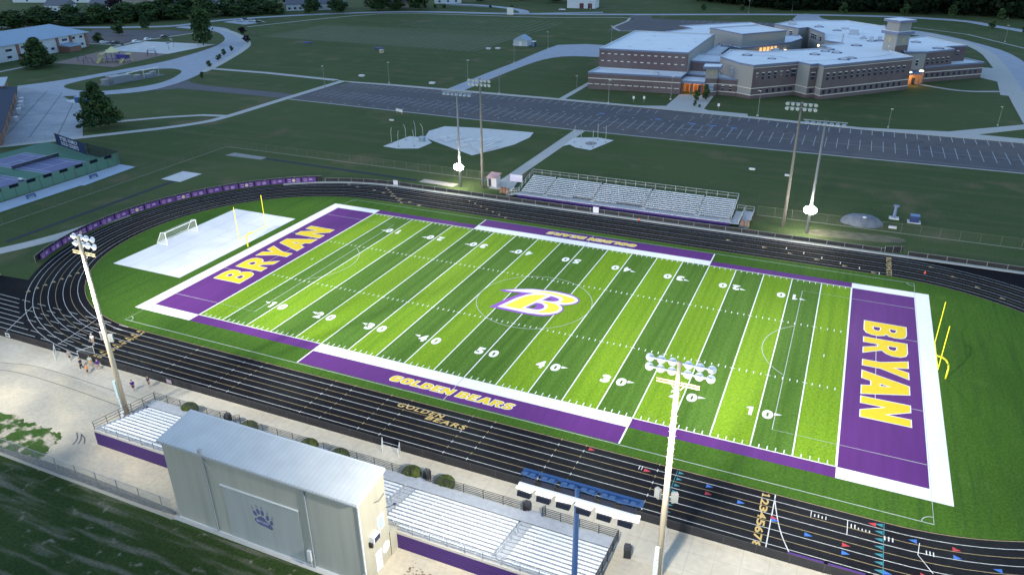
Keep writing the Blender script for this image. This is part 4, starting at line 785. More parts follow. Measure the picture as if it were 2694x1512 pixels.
b=MB(); b.box(-7.6,1.2,YB-.05,YB-.01,.2,6.35); part(b,'panel',ribbed('panel_siding',(.335,.36,.36),'X',.3,.05),pb); b=MB(); b.box(-7.9,1.25,YB-.12,YB,6.36,6.46); part(b,'trim',TRIMW,pb)
b=MB(); b.box(X0,X1,YB-.045,YB-.005,.03,.16); part(b,'trim',TRIMW,pb); b=MB(); b.box(X0-.3,X1,YB-.5,YB,-.1,.028); part(b,'base',WALK,pb)
b=MB(); b.box(1.72,2.1,YB-.35,YB-.02,.9,2.1); part(b,'electric_meter',mat('meter_grey',(.5,.52,.54),.5),pb); b=MB(); b.tube((1.95,YB-.15,.05),(1.95,YB-.15,.9),.06); part(b,'conduit',STEEL,pb)
b=MB(); b.path([(-9.2,YB-.3,9.3),(-8.7,YB-.3,8.3)],.03,5); b.path([(-8.9,YB-.3,9.0),(-8.5,YB-.3,8.2)],.03,5); b.box(-9.35,-9.0,YB-.5,YB-.2,9.9,10.3); b.tube((-9.18,YB-.3,9.5),(-9.18,YB-.3,10.0),.05); part(b,'service_mast',STEEL,pb)
# lower front room
m=MB(); m.v=[(6.4,YF,0),(7.98,YF,0),(7.98,-53.0,0),(6.4,-53.0,0),(6.4,YF,2.9),(7.98,YF,2.9),(7.98,-53.0,2.45),(6.4,-53.0,2.45)]; m.f=[[1,2,6,5],[2,3,7,6],[4,5,6,7],[3,0,4,7]]; m.m=[0]*4; part(m,'wing_wall',SIDEND,pb)
o=part(MB().box(X1+.01,X1+.08,-57.15,-56.2,.1,2.35),'door',TRIMW,pb); MB().box(X1+.08,X1+.16,-56.4,-56.32,1.1,1.25).build('handle',STEEL,o)
o=part(MB().box(X1+.01,X1+.09,-56.35,-55.4,4.35,5.95),'window',TRIMW,pb); MB().box(X1+.09,X1+.11,-56.2,-55.55,4.5,5.8).build('pane',GLASSB,o)
o=part(MB().box(X1+.02,X1+.55,-57.75,-56.75,4.35,5.0),'air_conditioner',TRIMW,pb); MB().box(X1+.55,X1+.6,-57.65,-56.85,4.42,4.9).build('grille',DARKB,o); part(MB().box(X1+.02,X1+.4,-57.9,-57.7,3.9,4.4),'bracket',BLK,pb)
b=MB(); b.tube((X1+.02,-55.4,1.75),(X1+.05,-55.4,1.75),.62,.62,18); part(b,'faded_emblem',mat('faded_emblem',(.56,.55,.50),.7),pb)
b=MB(); b.path([(X1+.1,-56.6,7.95),(X1+.25,-56,7.75),(X1+.1,-55,7.75)],.025,5); part(b,'cable',DARKB,pb)
b=MB(); b.path([(X1+.1,-54.9,6.0),(X1+.6,-54.4,6.15)],.04,5); b.ell((X1+.7,-54.35,6.2),(.18,.18,.1)); part(b,'wall_lamp',DARKB,pb)
# paw emblem (x,z on the back wall)
PAW=mat('paw_blue_violet',(.10,.11,.23),.7); y=YB-.055
def pl_(pts,name,m,yy): 
    b=MB(); b.face([(a,yy,c) for a,c in pts]); return part(b,name,m,pb)
pw=MB()
def el(cx,cz,a,b_,t,n=14):
    return [(cx+a*math.cos(2*PI*k/n)*math.cos(t)-b_*math.sin(2*PI*k/n)*math.sin(t),cz+a*math.cos(2*PI*k/n)*math.sin(t)+b_*math.sin(2*PI*k/n)*math.cos(t)) for k in range(n)]
cw=MB()
for cx,cz,t in ((-4.08,4.28,.40),(-3.66,4.62,.14),(-3.16,4.60,0),(-2.62,4.20,-.14),(-2.24,3.72,-.32)):
    pw.face([(a,y,c) for a,c in el(cx,cz,.20,.34,t)])
    dx=-math.sin(t); cw.face([(cx+dx*.42-.11,y,cz+.42),(cx+dx*.42+.11,y,cz+.40),(cx+dx*.8+.03,y,cz+.84),(cx+dx*.8-.03,y,cz+.84)])
pw.face([(a,y,c) for a,c in [(-4.25,3.62),(-3.95,3.75),(-3.7,4.02),(-3.35,4.16),(-3.05,4.04),(-2.8,3.72),(-2.5,3.45),(-2.25,3.25),(-2.15,3.0),(-2.4,2.80),(-2.8,2.92),(-3.2,3.0),(-3.6,2.98),(-3.95,3.08),(-4.25,3.32)]])
for f in cw.f: f.reverse()
part(cw,'paw_claws',mat('paw_claw_grey',(.17,.20,.27),.7),pb)
for f in pw.f: f.reverse()
part(pw,'paw_emblem',PAW,pb)
text('paw_lettering','BRYAN',(0,0),(1.35,.30),0,0,mat('pale_violet',(.45,.48,.62),.7),.02,0,pb,frame=((-3.35+3.3,YB-.07+56,3.45),(1,0,-.06),(0,0,1)))

# ================================================================ NEAR GRANDSTAND
gs=thing('near_grandstand','long aluminium grandstand with purple skirting around the press box','grandstand',(-2.6,-49,0)); gs['_o']=(-2.6,-49,0)
GX0,GX1=-32.4,27.2; ROWS=11; SECT=[(-31.6,-21.6),(-20.2,-8.6),(-7.2,4.4),(6.0,17.6),(19.0,26.8)]
def rowy(i): return -46.9-i*.615
def rowz(i): return .98+i*.135
dk=MB()
dk.box(GX0,GX1,-46.45,-45.05,.78,.84)
for i in range(ROWS): dk.box(GX0,GX1,rowy(i)-.30,rowy(i)+.30,rowz(i)-.30,rowz(i)-.26); dk.box(GX0+.1,GX1-.1,rowy(i)+.27,rowy(i)+.30,rowz(i)-.42,rowz(i)-.30)
part(dk,'deck',ALUD,gs)
n=0
for (a,b) in SECT:
    for i in range(ROWS):
        s=MB(); s.box(a,b,rowy(i)-.16,rowy(i)+.12,rowz(i),rowz(i)+.05)
        x=a+.9
        while x<b: s.box(x-.03,x+.03,rowy(i)-.12,rowy(i)+.1,rowz(i)-.27,rowz(i)); x+=1.83
        part(s,'seat_plank',ALU,gs)
for x in (-20.9,-7.9,5.2,18.3):
    s=MB()
    for i in range(ROWS): s.box(x-.6,x+.6,rowy(i)-.1,rowy(i)+.31,rowz(i)-.25,rowz(i)-.12)
    part(s,'aisle_step',ALUD,gs)
    s=MB()
    for k in range(4):
        ya,yb=rowy(k*2.6+.6),rowy(k*2.6+2.4); za,zb=rowz(k*2.6+.6),rowz(k*2.6+2.4); s.path([(x,ya,za),(x,ya,za+.8),(x,yb,zb+.8),(x,yb,zb)],.03,6); s.tube((x,ya,za+.45),(x,yb,zb+.45),.022,n=6)
    part(s,'aisle_handrail',STEEL,gs)
sk=MB(); sk.box(GX0-.06,GX1+.06,-53.62,-53.55,.02,1.72); part(sk,'skirting',SKIRT,gs); sk=MB(); sk.box(GX0-.06,GX0,-53.55,-45.1,.02,.74); part(sk,'skirting',SKIRT,gs)
sk=MB(); 
for z in [.15+.2*k for k in range(8)]: sk.box(GX0-.05,GX1+.05,-53.64,-53.62,z,z+.02)
part(sk,'skirting_rib',mat('purple_rib',(.07,.035,.16),.5),gs)
sk=MB(); sk.box(GX0-.1,GX1+.1,-53.62,-53.25,1.78,2.05); part(sk,'rear_beam',mat('beam_cream',(.42,.40,.37),.6),gs)
rl=MB()
for z in (2.35,2.62,2.95): rl.tube((GX0,-53.5,z),(GX1,-53.5,z),.035,n=6)
x=GX0
while x<=GX1+.01: rl.tube((x,-53.5,2.0),(x,-53.5,2.95),.035,n=6); x+=1.83*1.0
part(rl,'rear_railing',mat('railing_grey',(.20,.22,.25),.5),gs)
def guard(a,b,z0a,z0b,mt,name,n,post=2.0,h=1.1,th=.03):
    rl=MB(); a=Vector(a);b=Vector(b); L=(b-a).length
    for k in range(n): 
        z=h*(k+1)/n; rl.tube((a.x,a.y,z0a+z),(b.x,b.y,z0b+z),th,n=5)
    c=max(1,round(L/post))
    for k in range(c+1): t=k/c; p=a.lerp(b,t); zz=z0a+(z0b-z0a)*t; rl.tube((p.x,p.y,zz-.2),(p.x,p.y,zz+h),th*1.3,n=5)
    return part(rl,name,mt,gs)
for a,b in ((-32.4,-21.8),(-19.8,-9),(-6.9,4.3),(6.2,17.4),(19.4,27.2)): guard((a,-45.05),(b,-45.05),.8,.8,BLK,'front_railing',5,2.1,1.15,.028)
for x in (4.3,6.2,17.4,19.4,-19.8,-21.8): guard((x,-45.05),(x,-44.1),.8,.3,BLK,'stair_railing',5,1,1.15,.028)
for s_,x in ((1,GX1),(-1,GX0)): guard((x,-45.1),(x,-53.5),.8,2.0,BLK if s_>0 else mat('railing_dark_brown',(.12,.10,.09),.5),'end_railing',5 if s_>0 else 3,1.8,1.1 if s_<0 else 1.25,.034)
for x in (5.25,18.4,-20.8,-7.9): s=MB(); s.box(x-.85,x+.85,-45.05,-44.5,.5,.56); s.box(x-.85,x+.85,-44.5,-44.0,.22,.28); part(s,'entry_step',ALUD,gs)

# ================================================================ FAR GRANDSTAND
PG0=mat('bracket_grey',(.22,.23,.25),.6)
fg=thing('far_grandstand','aluminium grandstand with purple front skirt on the far side of the track','grandstand',(0.2,49,0)); fg['_o']=(.2,49,0)
A,B_=-22.4,22.9
def fy(i): return 46.3+i*.74
def fz(i): return 1.25+i*.165
m=MB(); m.box(A,B_,44.49,46.1,.88,.94)
for i in range(10): m.box(A+.1,B_-.1,fy(i)-.25,fy(i)+.38,fz(i)-.36,fz(i)-.33)
part(m,'deck',ALUD,fg)
for q,(a,b) in enumerate(((-22,-16.65),(-16.15,-6.05),(-5.55,5.05),(5.55,15.95),(16.45,22.6))):
    for i in range(10):
        a2=a; b2=b
        if i==0 and q in (1,2): a2,b2=(a,a+5) if q==2 else (a,a+6)
        s=MB(); s.box(a2,b2,fy(i)-.20,fy(i)+.20,fz(i),fz(i)+.05)
        x=a2+.8
        part(s,'seat_plank',ALU,fg)
        s=MB()
        while x<b2: s.box(x-.02,x+.02,fy(i)-.1,fy(i)+.1,fz(i)-.33,fz(i)); x+=3.6
for x in (-16.4,-5.8,5.3,16.2):
    s=MB()
    for i in range(10): s.box(x-.45,x+.45,fy(i)-.35,fy(i)+.05,fz(i)-.30,fz(i)-.18)
    part(s,'aisle_step',ALUD,fg); s=MB(); s.path([(x,fy(1),fz(1)),(x,fy(1),fz(1)+.8),(x,fy(8),fz(8)+.8),(x,fy(8),fz(8))],.03,5); part(s,'aisle_handrail',STEEL,fg)
m=MB(); m.box(A-.04,B_+.04,44.42,44.48,.0,.90); part(m,'skirting',mat('far_purple_skirting',(.038,.019,.12),.6),fg); m=MB(); m.box(A-.04,B_+.04,44.36,44.48,.902,.96); part(m,'front_edge',ALU,fg)
def fguard(pts,h,n,name='railing',post=2.2):
    rl=MB()
    for a,b in zip(pts,pts[1:]):
        a=Vector(a);b=Vector(b)
        for k in range(n): z=Vector((0,0,h*(k+1)/n)); rl.tube(a+z,b+z,.04,n=5)
        c=max(1,round((b-a).length/post))
        for k in range(c+1): p=a.lerp(b,k/c); rl.tube(p,p+Vector((0,0,h)),.04,n=5)
    return part(rl,name,STEEL,fg)
fguard([(A,53.8,2.75),(B_,53.8,2.75)],1.15,2,'rear_railing'); fguard([(A,45.2,.85),(A,53.8,2.75)],1.15,2,'end_railing'); fguard([(B_,46.2,.85),(B_,53.8,2.75)],1.15,2,'end_railing')
fguard([(A,44.5,.84),(A-2.6,44.5,.1)],1.0,2,'ramp_railing',1.2); fguard([(A,46.1,.84),(A-2.6,46.1,.1)],1.0,2,'ramp_railing',1.2); m=MB(); m.v=[(A,44.5,.82),(A-2.6,44.5,.05),(A-2.6,46.1,.05),(A,46.1,.82)]; m.f=[[0,3,2,1]]; m.m=[0]; part(m,'ramp',ALUD,fg)
m=MB(); m.box(B_+.05,B_+1.6,44.6,52.2,.70,.76); m.v+=[(B_+1.7,44.8,.10),(B_+3.4,44.8,.10),(B_+3.4,53.0,.74),(B_+1.7,53.0,.74)]; k=len(m.v)-4; m.f.append([k,k+1,k+2,k+3]); m.m.append(0); part(m,'ramp',ALUD,fg)
fguard([(B_+1.65,44.6,.74),(B_+1.65,52.2,.74)],1.05,2,'ramp_railing'); fguard([(B_+.1,53,.74),(B_+3.5,53,.74),(B_+3.5,44.8,.1)],1.05,2,'ramp_railing'); fguard([(B_-2,44.55,.85),(B_+.05,44.55,.85)],.5,1,'front_railing')
m=MB()
for x in [A+.5+k*4.9 for k in range(10)]: m.tube((x,53.6,0),(x,53.6,2.7),.06,n=5); m.tube((x,50,0),(x,53.6,2.2),.05,n=5)
part(m,'understructure',STEEL,fg)

# ================================================================ LIGHT POLES
def lamp_head(mt_body,mt_glass,name='floodlight'):
    m=MB(); m.tube((0,0,0),(0,.30,-.10),.10,.36,12); m.cm=1; m.tube((0,.30,-.10),(0,.36,-.12),.36,.33,12); return m
PEG=mat('peg_steel',(.25,.24,.22),.6)
def wood_pole(loc,H,label,face,spread=4.9,lit=WOOD,heads=(LAMPH,LAMPG),rows=2,zs=(0,-.85),bars=True,extra=None,base=.34):
    t=thing('floodlight_pole',label,'floodlight pole',(*loc,0),0 if face>0 else PI,'old wooden floodlight poles')
    MB().tube((0,0,0),(0,0,H),base,.17,10).build('pole',lit,t,True)
    for z in zs: MB().beam((-spread/2,.18,H+z-.25),(spread/2,.18,H+z-.25),.10,.12).build('crossarm',heads[0],t)
    for z in zs:
        for k in range(6):
            x=(-spread/2+k*.92) if k<3 else (spread/2-(5-k)*.92)
            o=lamp_head(*heads).build('floodlight',[heads[0],heads[1]],t); o.location=(x,.22,H+z-.35)
    if bars:
        for z in (-2.0,-2.25): MB().beam((-1.75,.2,H+z),(1.75,.2,H+z),.10,.13).build('wooden_crossarm',mat('yellowed_wood',(.42,.33,.18),.8),t)
        MB().path([(-.7,.2,H-2.1),(0,.15,H-3.0),(.7,.2,H-2.1)],.03,5).build('brace',STEEL,t)
    if bars:
        for k in range(14):
            z=H-2.8-k*.66; MB().box(-.34,-.16,-.012,.012,z,z+.02).build('climbing_peg',PEG,t); MB().box(.16,.34,-.012,.012,z-.33,z-.31).build('climbing_peg',PEG,t)
    return t
FLH=mat('far_lamp_housing',(.28,.31,.33),.5); FLG=mat('far_lamp_glass',(.40,.45,.48),.4)
nlp=wood_pole((-34.0,-48.1),23.6,'wooden floodlight pole with white lamp cluster at the left end of the near grandstand',1,2.9)
nrp=wood_pole((31.6,-46.9),22.6,'wooden floodlight pole with twelve round lamps at the near right beside the bin',1,4.95)
flp=wood_pole((-32.4,48.2),24.2,'wooden floodlight pole with two lamp rows beside the small white shed',-1,4.7,mat('weathered_wood',(.175,.165,.15),.85),(FLH,FLG),bars=False)
frp=wood_pole((32.5,48.7),24.2,'wooden floodlight pole with two lamp rows on the far right lawn',-1,4.9,mat('weathered_wood2',(.165,.155,.14),.85),(FLH,FLG),bars=False)
for t,z in ((nrp,9.1),(nlp,11.0)):
    for s in (-1,1):
        m=MB(); m.obox((s*.72,.1,z),(.55,.35,.95),R(s*30)); m.build('loudspeaker',mat('speaker_grey',(.17,.18,.18),.7),t); MB().beam((s*.2,.05,z),(s*.5,.1,z),.06,.06).build('bracket',STEEL,t)
MB().box(-.62,-.22,-.3,.1,2.6,5.0).build('electric_box',mat('pale_blue_box',(.45,.60,.66),.5),nlp); MB().box(-.5,-.2,-.28,.08,.9,2.3).build('electric_box',mat('pale_blue_box',(.4,.4,.4),.5),nlp); MB().box(-.35,.1,-.55,-.2,.0,.8).build('electric_box',TRIMW,nlp)
MB().box(-.42,.02,-.62,-.28,.2,2.0).build('electric_box',TRIMW,nrp); MB().box(-.4,.0,-.6,-.26,2.15,3.5).build('electric_box',TRIMW,nrp)
MB().tube((.35,-.3,0),(.35,-.3,6),.05,n=6).build('conduit',STEEL,nrp)
cb1=thing('overhead_cable','thin sagging cable from the left wooden floodlight pole down to the track fence','cable',(-34,-48.1,0)); MB().path([(0,0,11),(.8,1.8,8),(1.6,4.0,4.2),(2.2,6.6,.9)],.025,5).build('cable',DARKB,cb1)
def led_pole(key,label,colp,rows,face,W_=7.7,litlow=False):
    x,y,z=POLES[key]; t=thing('led_floodlight_pole',label,'floodlight pole',(x,y,0),0 if face>0 else PI,'steel LED floodlight poles')
    MB().tube((0,0,0),(0,0,z+(.5 if key=='nr' else .2)),.30,.16,12).build('pole',colp,t,True)
    for j,(dz,dy,hm,cm) in enumerate(rows):
        MB().beam((-W_/2,dy+(.2 if key=='nr' else 0),z+dz),(W_/2,dy+(.2 if key=='nr' else 0),z+dz),.20 if key=='nr' else .16,.18 if key=='nr' else .12).build('crossarm',cm,t)
        n=6 if key=='nr' else 7
        for k in range(n):
            xx=-W_/2+.55+k*(W_-1.1)/(n-1); m=MB()
            if key=='nr':
                m.obox((0,.05,-.02),(1.08+(.5 if k==5 else 0),.74,.10),R(5*((k%3)-1)),('X',R(-10))); m.obox((-.26,-.12,.05),(.34,.34,.14),0,('X',R(-14))); m.obox((.22,-.12,.05),(.34,.34,.14),0,('X',R(-14)))
                m.cm=1; m.obox((0,-.20,-.30),(.86,.42,.36),0,('X',R(-14)))
                o=m.build('led_head',[hm,DARKB],t); o.location=(xx,dy,z+dz-.02)
            else:
                m.obox((0,.25,-.28),(.86,.62,.12),0,('X',R(-32))); m.cm=1; m.obox((0,.34,-.42),(.82,.50,.26),0,('X',R(-32)))
                o=m.build('led_head',[hm,FLG],t); o.location=(xx,dy,z+dz-.12); o.scale=(.8,.8,.8)
    return t
FPOLE=mat('dull_far_pole',(.17,.18,.20),.6)
WP=mat('white_arm_glow',(.8,.8,.8),.5,emis=((1,1,1),.25))  # white crossarm with a glow put into its material; the arm is no lamp
ln=led_pole('nr','tall dark blue floodlight pole behind the near grandstand with blue and white lamp bars',BLUEM,((.42,.35,BLUEM,BLUEM),(-.10,-.45,LEDW,WP)),1)
la=led_pole('fl','slim grey floodlight pole with a lit lamp low on it, left of the far grandstand',FPOLE,((0,0,mat('far_led_blue',(.24,.30,.40),.5),FLH),),-1,7.2)
lb=led_pole('fr','slim pale floodlight pole with a lit lamp low on it, right of the far grandstand',FPOLE,((0,0,mat('far_led_blue',(.2,.2,.3)),FLH),),-1,7.4)
for t,key in ((la,'fl'),(lb,'fr')):
    m=MB(); m.beam((-.7,.1,4.75),(.7,.1,4.75),.1,.1); m.build('lamp_bracket',STEEL,t)
    for s in (-1,1): 
        m=MB(); m.ell((s*.46,.55,4.8),(.74,.6,.68),12,8); m.build('lit_lamp',GLOW,t)
    x,y,z=POLES[key]; l=bpy.data.lights.new('low_lamp_light','POINT'); l.energy=260; l.shadow_soft_size=.6; l.color=(1,.93,.8); o=bpy.data.objects.new('low_lamp_light',l); COL.objects.link(o); o.location=(x,y-2.6,4.9)
m=MB(); m.box(-.35,.35,-.5,-.2,1.2,2.3); m.build('electric_box',mat('blue_cabinet',(.12,.25,.5),.5),flp)

# parking lot lamp posts
def lot_lamp():
    t=thing('lamp_post','','lamp post',(0,0,0)); MB().tube((0,0,.3),(0,0,7.6),.10,.07,8).build('pole',mat('lamp_post_grey',(.20,.22,.22),.6),t); MB().tube((0,0,0),(0,0,.35),.35,.35,10).build('base',WALK,t)
    MB().box(-.2,.2,-.25,.75,7.5,7.7).build('lamp_head',mat('lamp_head_cream',(.45,.44,.38),.5),t); return t
L0=lot_lamp(); spots=((-119.6,147.2,'lamp post on the lawn edge near the left end of the car park'),(-94.1,162.4,'lamp post on the lawn left of the school drive junction'),(-72.9,144.9,'lamp post where the school drive meets the car park walk, right side'),(-138.0,132.2,'lamp post by the crossing at the left corner of the car park'),(-32.6,143.6,'lamp post in front of the low gymnasium wall'),(-95.4,249.2,'lamp post on the left of the school drive near the white hut'),(-94.1,206.2,'lamp post on the left side of the school drive, halfway up'),(-14.9,156.7,'lamp post at the left of the school entrance plaza'),(15.2,142.8,'lamp post in front of the main classroom wing corner'),(-48.9,158.5,'short lamp post beside the path to the gymnasium corner'),(-74,281.5,'lamp post behind the paved yard left of the gymnasium'),(51.6,141.9,'lamp post on the walk right of the slim pale floodlight pole'),(80.5,155.9,'lamp post near the right-hand fork of the walk'),(104,346,'lamp post on the far right lawn by the curving drive'),(-30,440,'lamp post on the far road above the back car park'),(-5,461,'lamp post at the dark woods edge, left of the clock tower'),(118,455,'lamp post at the dark woods edge at the far right'),(-135,430,'lamp post beyond the practice fields'))
for i,(x,y,lb_) in enumerate(spots):
    if i==0: L0.location=(x,y,0); L0['label']=lb_; L0['group']='lamp posts around the school car park'
    else: dup(L0,(x,y,0),random.uniform(0,6),lb_,(.7 if i in (9,12,11) else 1),'lamp posts around the school car park')

# ================================================================ FENCES
def fence(name,label,cat,pts,h,panel,postm,gap=3.0,solid=True,rail=True,group=None,base=None,bot=0.05,pr=.04):
    o0=Vector((*pts[0],0)); t=thing(name,label,cat,o0,0,group)
    pn=MB()
    for a,b in zip(pts,pts[1:]):
        a=Vector((*a,0))-o0;b=Vector((*b,0))-o0
        if solid: pn.beam(a+Vector((0,0,bot+(h-bot)/2)),b+Vector((0,0,bot+(h-bot)/2)),.03,h-bot-.06)
        else: pn.face([a+Vector((0,0,bot)),b+Vector((0,0,bot)),b+Vector((0,0,h)),a+Vector((0,0,h))])
    pn.build('panel' if solid else 'chain_mesh',panel,t)
    if rail:
        m=MB()
        for a,b in zip(pts,pts[1:]): m.tube(Vector((*a,h))-o0,Vector((*b,h))-o0,pr*.8,n=5,cap=False)
        m.build('top_rail',postm,t)
    P_=[]; acc=0; P_.append(Vector((*pts[0],0))-o0)
    for a,b in zip(pts,pts[1:]):
        a=Vector((*a,0))-o0;b=Vector((*b,0))-o0; L=(b-a).length; s=gap-acc
        while s<=L: P_.append(a.lerp(b,s/L)); s+=gap
        acc=L-(s-gap)
    for p in P_[:100]: MB().tube(p+Vector((0,0,0)),p+Vector((0,0,h+.05)),pr,n=6).build('post',postm,t)
    return t
PG=mat('post_grey',(.25,.26,.27),.6); PB=mat('post_dark',(.05,.05,.055),.6)
fence('track_fence','low black windscreen fence on the near side, left of the open gates','fence',[(-120,-40.9),(-56.1,-40.9)],1.12,SCREEN,PB,3.0,pr=.028)
fence('track_fence','low black windscreen fence between the near track and the concrete promenade, gates to gates','fence',[(-51.4,-40.9),(-1.9,-40.9)],1.12,SCREEN,PB,3.0,pr=.028)
fence('track_fence','low black windscreen fence on the near side, right of the middle gates','fence',[(.4,-40.9),(100,-40.9)],1.12,SCREEN,PB,3.0,pr=.028)
fence('track_fence','low black windscreen fence along the far straight in front of the grandstand','fence',[(a,b) for a,b in arc(-CX,0,42.3,115,90,8)]+[(50.6,42.3)],.82,SCREEN,PG,3.05)
fence('track_fence','low black windscreen fence at the far right beyond the gate gap','fence',[(54.4,42.3),(110,42.3)],.82,SCREEN,PG,3.05)
fence('track_fence','low black fence behind the purple banners round the left bend','fence',arc(-CX,0,42.5,209,116,24),1.35,SCREEN,PG,3.3)
fence('track_fence','short black fence running left from the banner bend','fence',[(-110,-29.6),(-90.6,-28.6)],1.1,SCREEN,PG,3)
fence('gate','open white-framed gate leaf at the left end of the banner bend','gate',[(-90.4,-28.6),(-88.5,-26.6)],1.2,mat('pale_gate_panel',(.40,.42,.42),.7),TRIMW,2.7)
fence('gate','open dark gate leaf with pale frame, left one by the group of people','gate',[(-56.1,-40.9),(-53.9,-42.6)],1.2,CHAIN2,TRIMW,2.7,False)
fence('gate','open gate leaf swung onto the track behind the group of people','gate',[(-51.4,-40.9),(-50.6,-39.0)],1.2,CHAIN2,TRIMW,2.0,False)
fence('gate','left leaf of the small open gates opposite the press box','gate',[(-1.9,-40.9),(-1.3,-41.9)],1.2,CHAIN2,TRIMW,1.1,False); fence('gate','right leaf of the small open gates opposite the press box','gate',[(.4,-40.9),(.9,-42.0)],1.2,CHAIN2,TRIMW,1.2,False)
fence('gate','black gate panel standing open at the far fence gap','gate',[(50.6,42.3),(53.5,43.4)],1.2,SCREEN,PG,1.4); 
fence('perimeter_fence','tall chain link fence along the left side by the tennis courts','fence',[(-111.6,-40),(-112,53.8)],1.8,CHAIN,mat('fence_post_olive',(.115,.12,.09),.8),3.0,False)
fence('perimeter_fence','chain link fence across the far lawn left of the white shed','fence',[(-111.9,53.8),(-33,53.8)],1.8,CHAIN,mat('fence_post_olive',(.2,.2,.2)),3.3,False)
fence('perimeter_fence','chain link fence across the far right lawn','fence',[(27,53.8),(120,53.9)],1.8,CHAIN,mat('fence_post_olive',(.2,.2,.2)),3.3,False)
m=MB(); m.beam((-111.8,-40,.03),(-112.2,53.6,.03),.22,.05); m.beam((-112,53.6,.03),(-33,53.5,.03),.22,.05); m.beam((27,53.5,.03),(120,53.6,.03),.22,.05); struct(m.build('mow_strip',mat('mow_strip_grey',(.20,.22,.17),.9)))
fence('yard_fence','grey chain link fence behind the near grandstand, left of the press box','fence',[(-60,-59.0),(-15.2,-58.95)],2.1,CHAIN2,PG,3.1,False,pr=.05)
fence('yard_fence','grey chain link fence starting at the right corner of the press box','fence',[(8.0,-59.2),(20,-59.6)],1.9,CHAIN2,PG,3,False,pr=.05)
m=MB(); m.beam((-60,-59.3,.03),(-15,-59.25,.03),.35,.06); struct(m.build('mow_strip',mat('mow_strip_pale',(.36,.34,.28),.9)))
# banners
EMB=mat('banner_emblem_pink',(.22,.13,.26),.6); BTX=mat('banner_text_white',(.32,.27,.38),.6); BY=mat('banner_disc_cream',(.42,.35,.24),.6)
ords=['first','second','third','fourth','fifth','sixth','seventh','eighth','ninth','tenth','eleventh','twelfth','thirteenth','fourteenth','fifteenth','sixteenth','seventeenth','eighteenth','nineteenth']
def banner(kind):
    t=thing('banner','','banner',(0,0,0)); MB().box(-1.58,1.58,-.03,.03,.12,1.22).build('banner_board',SCREEN_P,t)
    if kind=='c':
        m=MB(); m.tube((0,-.031,.67),(0,-.045,.67),.36,.36,14); m.build('emblem',BY,t); m=MB()
        for x,z,wd in ((-.95,.92,.7),(-.95,.42,.7),(.95,.92,.7),(.95,.42,.8)): m.box(x-wd/2,x+wd/2,-.045,-.031,z-.07,z+.07)
    else:
        m=MB(); yy=-.04; n=16
        for k in range(n):
            a,b=2*PI*k/n,2*PI*(k+1)/n; m.face([(-.85+.40*math.cos(a),yy,.67+.42*math.sin(a)),(-.85+.40*math.cos(b),yy,.67+.42*math.sin(b)),(-.85+.24*math.cos(b),yy,.67+.26*math.sin(b)),(-.85+.24*math.cos(a),yy,.67+.26*math.sin(a))])
        m.cm=0; m.face([(-1.08,yy,.40),(-.62,yy,.40),(-.66,yy,.62),(-.85,yy,.72),(-1.04,yy,.62)]); m.build('emblem',EMB,t); m=MB()
        for j in range(2 if kind=='a' else 3): wd=(.55,.75,.62)[j]; m.box(.45-wd/2-.1,.45+wd/2,-.045,-.031,.86-j*.22-.07,.86-j*.22+.06)
    m.build('lettering',BTX,t); return t
protos={k:banner(k) for k in 'abc'}; used=set()
for i in range(19):
    a=205.5-i*4.75; k='c' if i in (3,7,10,14,17) else 'ab'[i%2]; x,y=-CX+41.9*math.cos(R(a)),41.9*math.sin(R(a))
    what={'c':'purple banner, cream disc','a':'purple banner, ring and two lines','b':'purple banner, ring and three lines'}[k]
    lb_=f'{what}, {ords[i]} round the bend from its lower end'
    rz=R(a)-PI/2
    if k not in used: t=protos[k]; t.location=(x,y,0); t.rotation_euler=(0,0,rz); t['label']=lb_; t['group']='purple banners round the left bend'; used.add(k)
    else: t=dup(protos[k],(x,y,0),rz,lb_,None,'purple banners round the left bend')
for i,(x,k) in enumerate(((43.7,'c'),(47.2,'c'))):
    t=dup(protos[k],(x,-40.75,0),0,('left purple banner on the near fence at the bottom right','right purple banner on the near fence at the bottom right')[i],None,'purple banners on the near fence'); t.rotation_euler=(0,0,PI)
    t.location=(x,-40.75,0)
for x,y,lb_,m_ in ((-65.8,-41.0,'small white number board on the near fence at the left edge',TRIMW),(-34.4,-41.0,'small grey-pink notice on the near track fence',mat('notice_pink',(.30,.22,.24),.7))):
    t=thing('notice_board',lb_,'notice',(x,y,0)); MB().box(-.45,.45,-.05,-.02,.35,.95).build('board',m_,t); MB().box(-.3,.3,-.06,-.05,.5,.8).build('lettering',DARKB if m_ is TRIMW else BTX,t)
t=thing('notice_board','white panel on the far fence in front of the grandstand','notice',(-3.6,42.1,0)); MB().box(-.6,.6,-.05,.02,.1,1.3).build('board',mat('pale_panel',(.48,.48,.58),.6),t)
t=thing('notice_board','white panel on the far fence left of the grandstand near the sand pit','notice',(-51.6,42.1,0)); MB().box(-.6,.6,-.05,.02,.1,1.2).build('board',mat('pale_panel2',(.48,.48,.55),.6),t)
t=thing('notice_board','white banner board on posts beside the far grandstand ramp','notice',(-26.4,53.4,0)); MB().box(-1.5,1.5,-.05,.05,.6,2.2).build('board',mat('pale_panel3',(.5,.48,.62),.6),t); MB().tube((-1.5,0,0),(-1.5,0,2.3),.05).build('post',STEEL,t); MB().tube((1.5,0,0),(1.5,0,2.3),.05).build('post',STEEL,t)

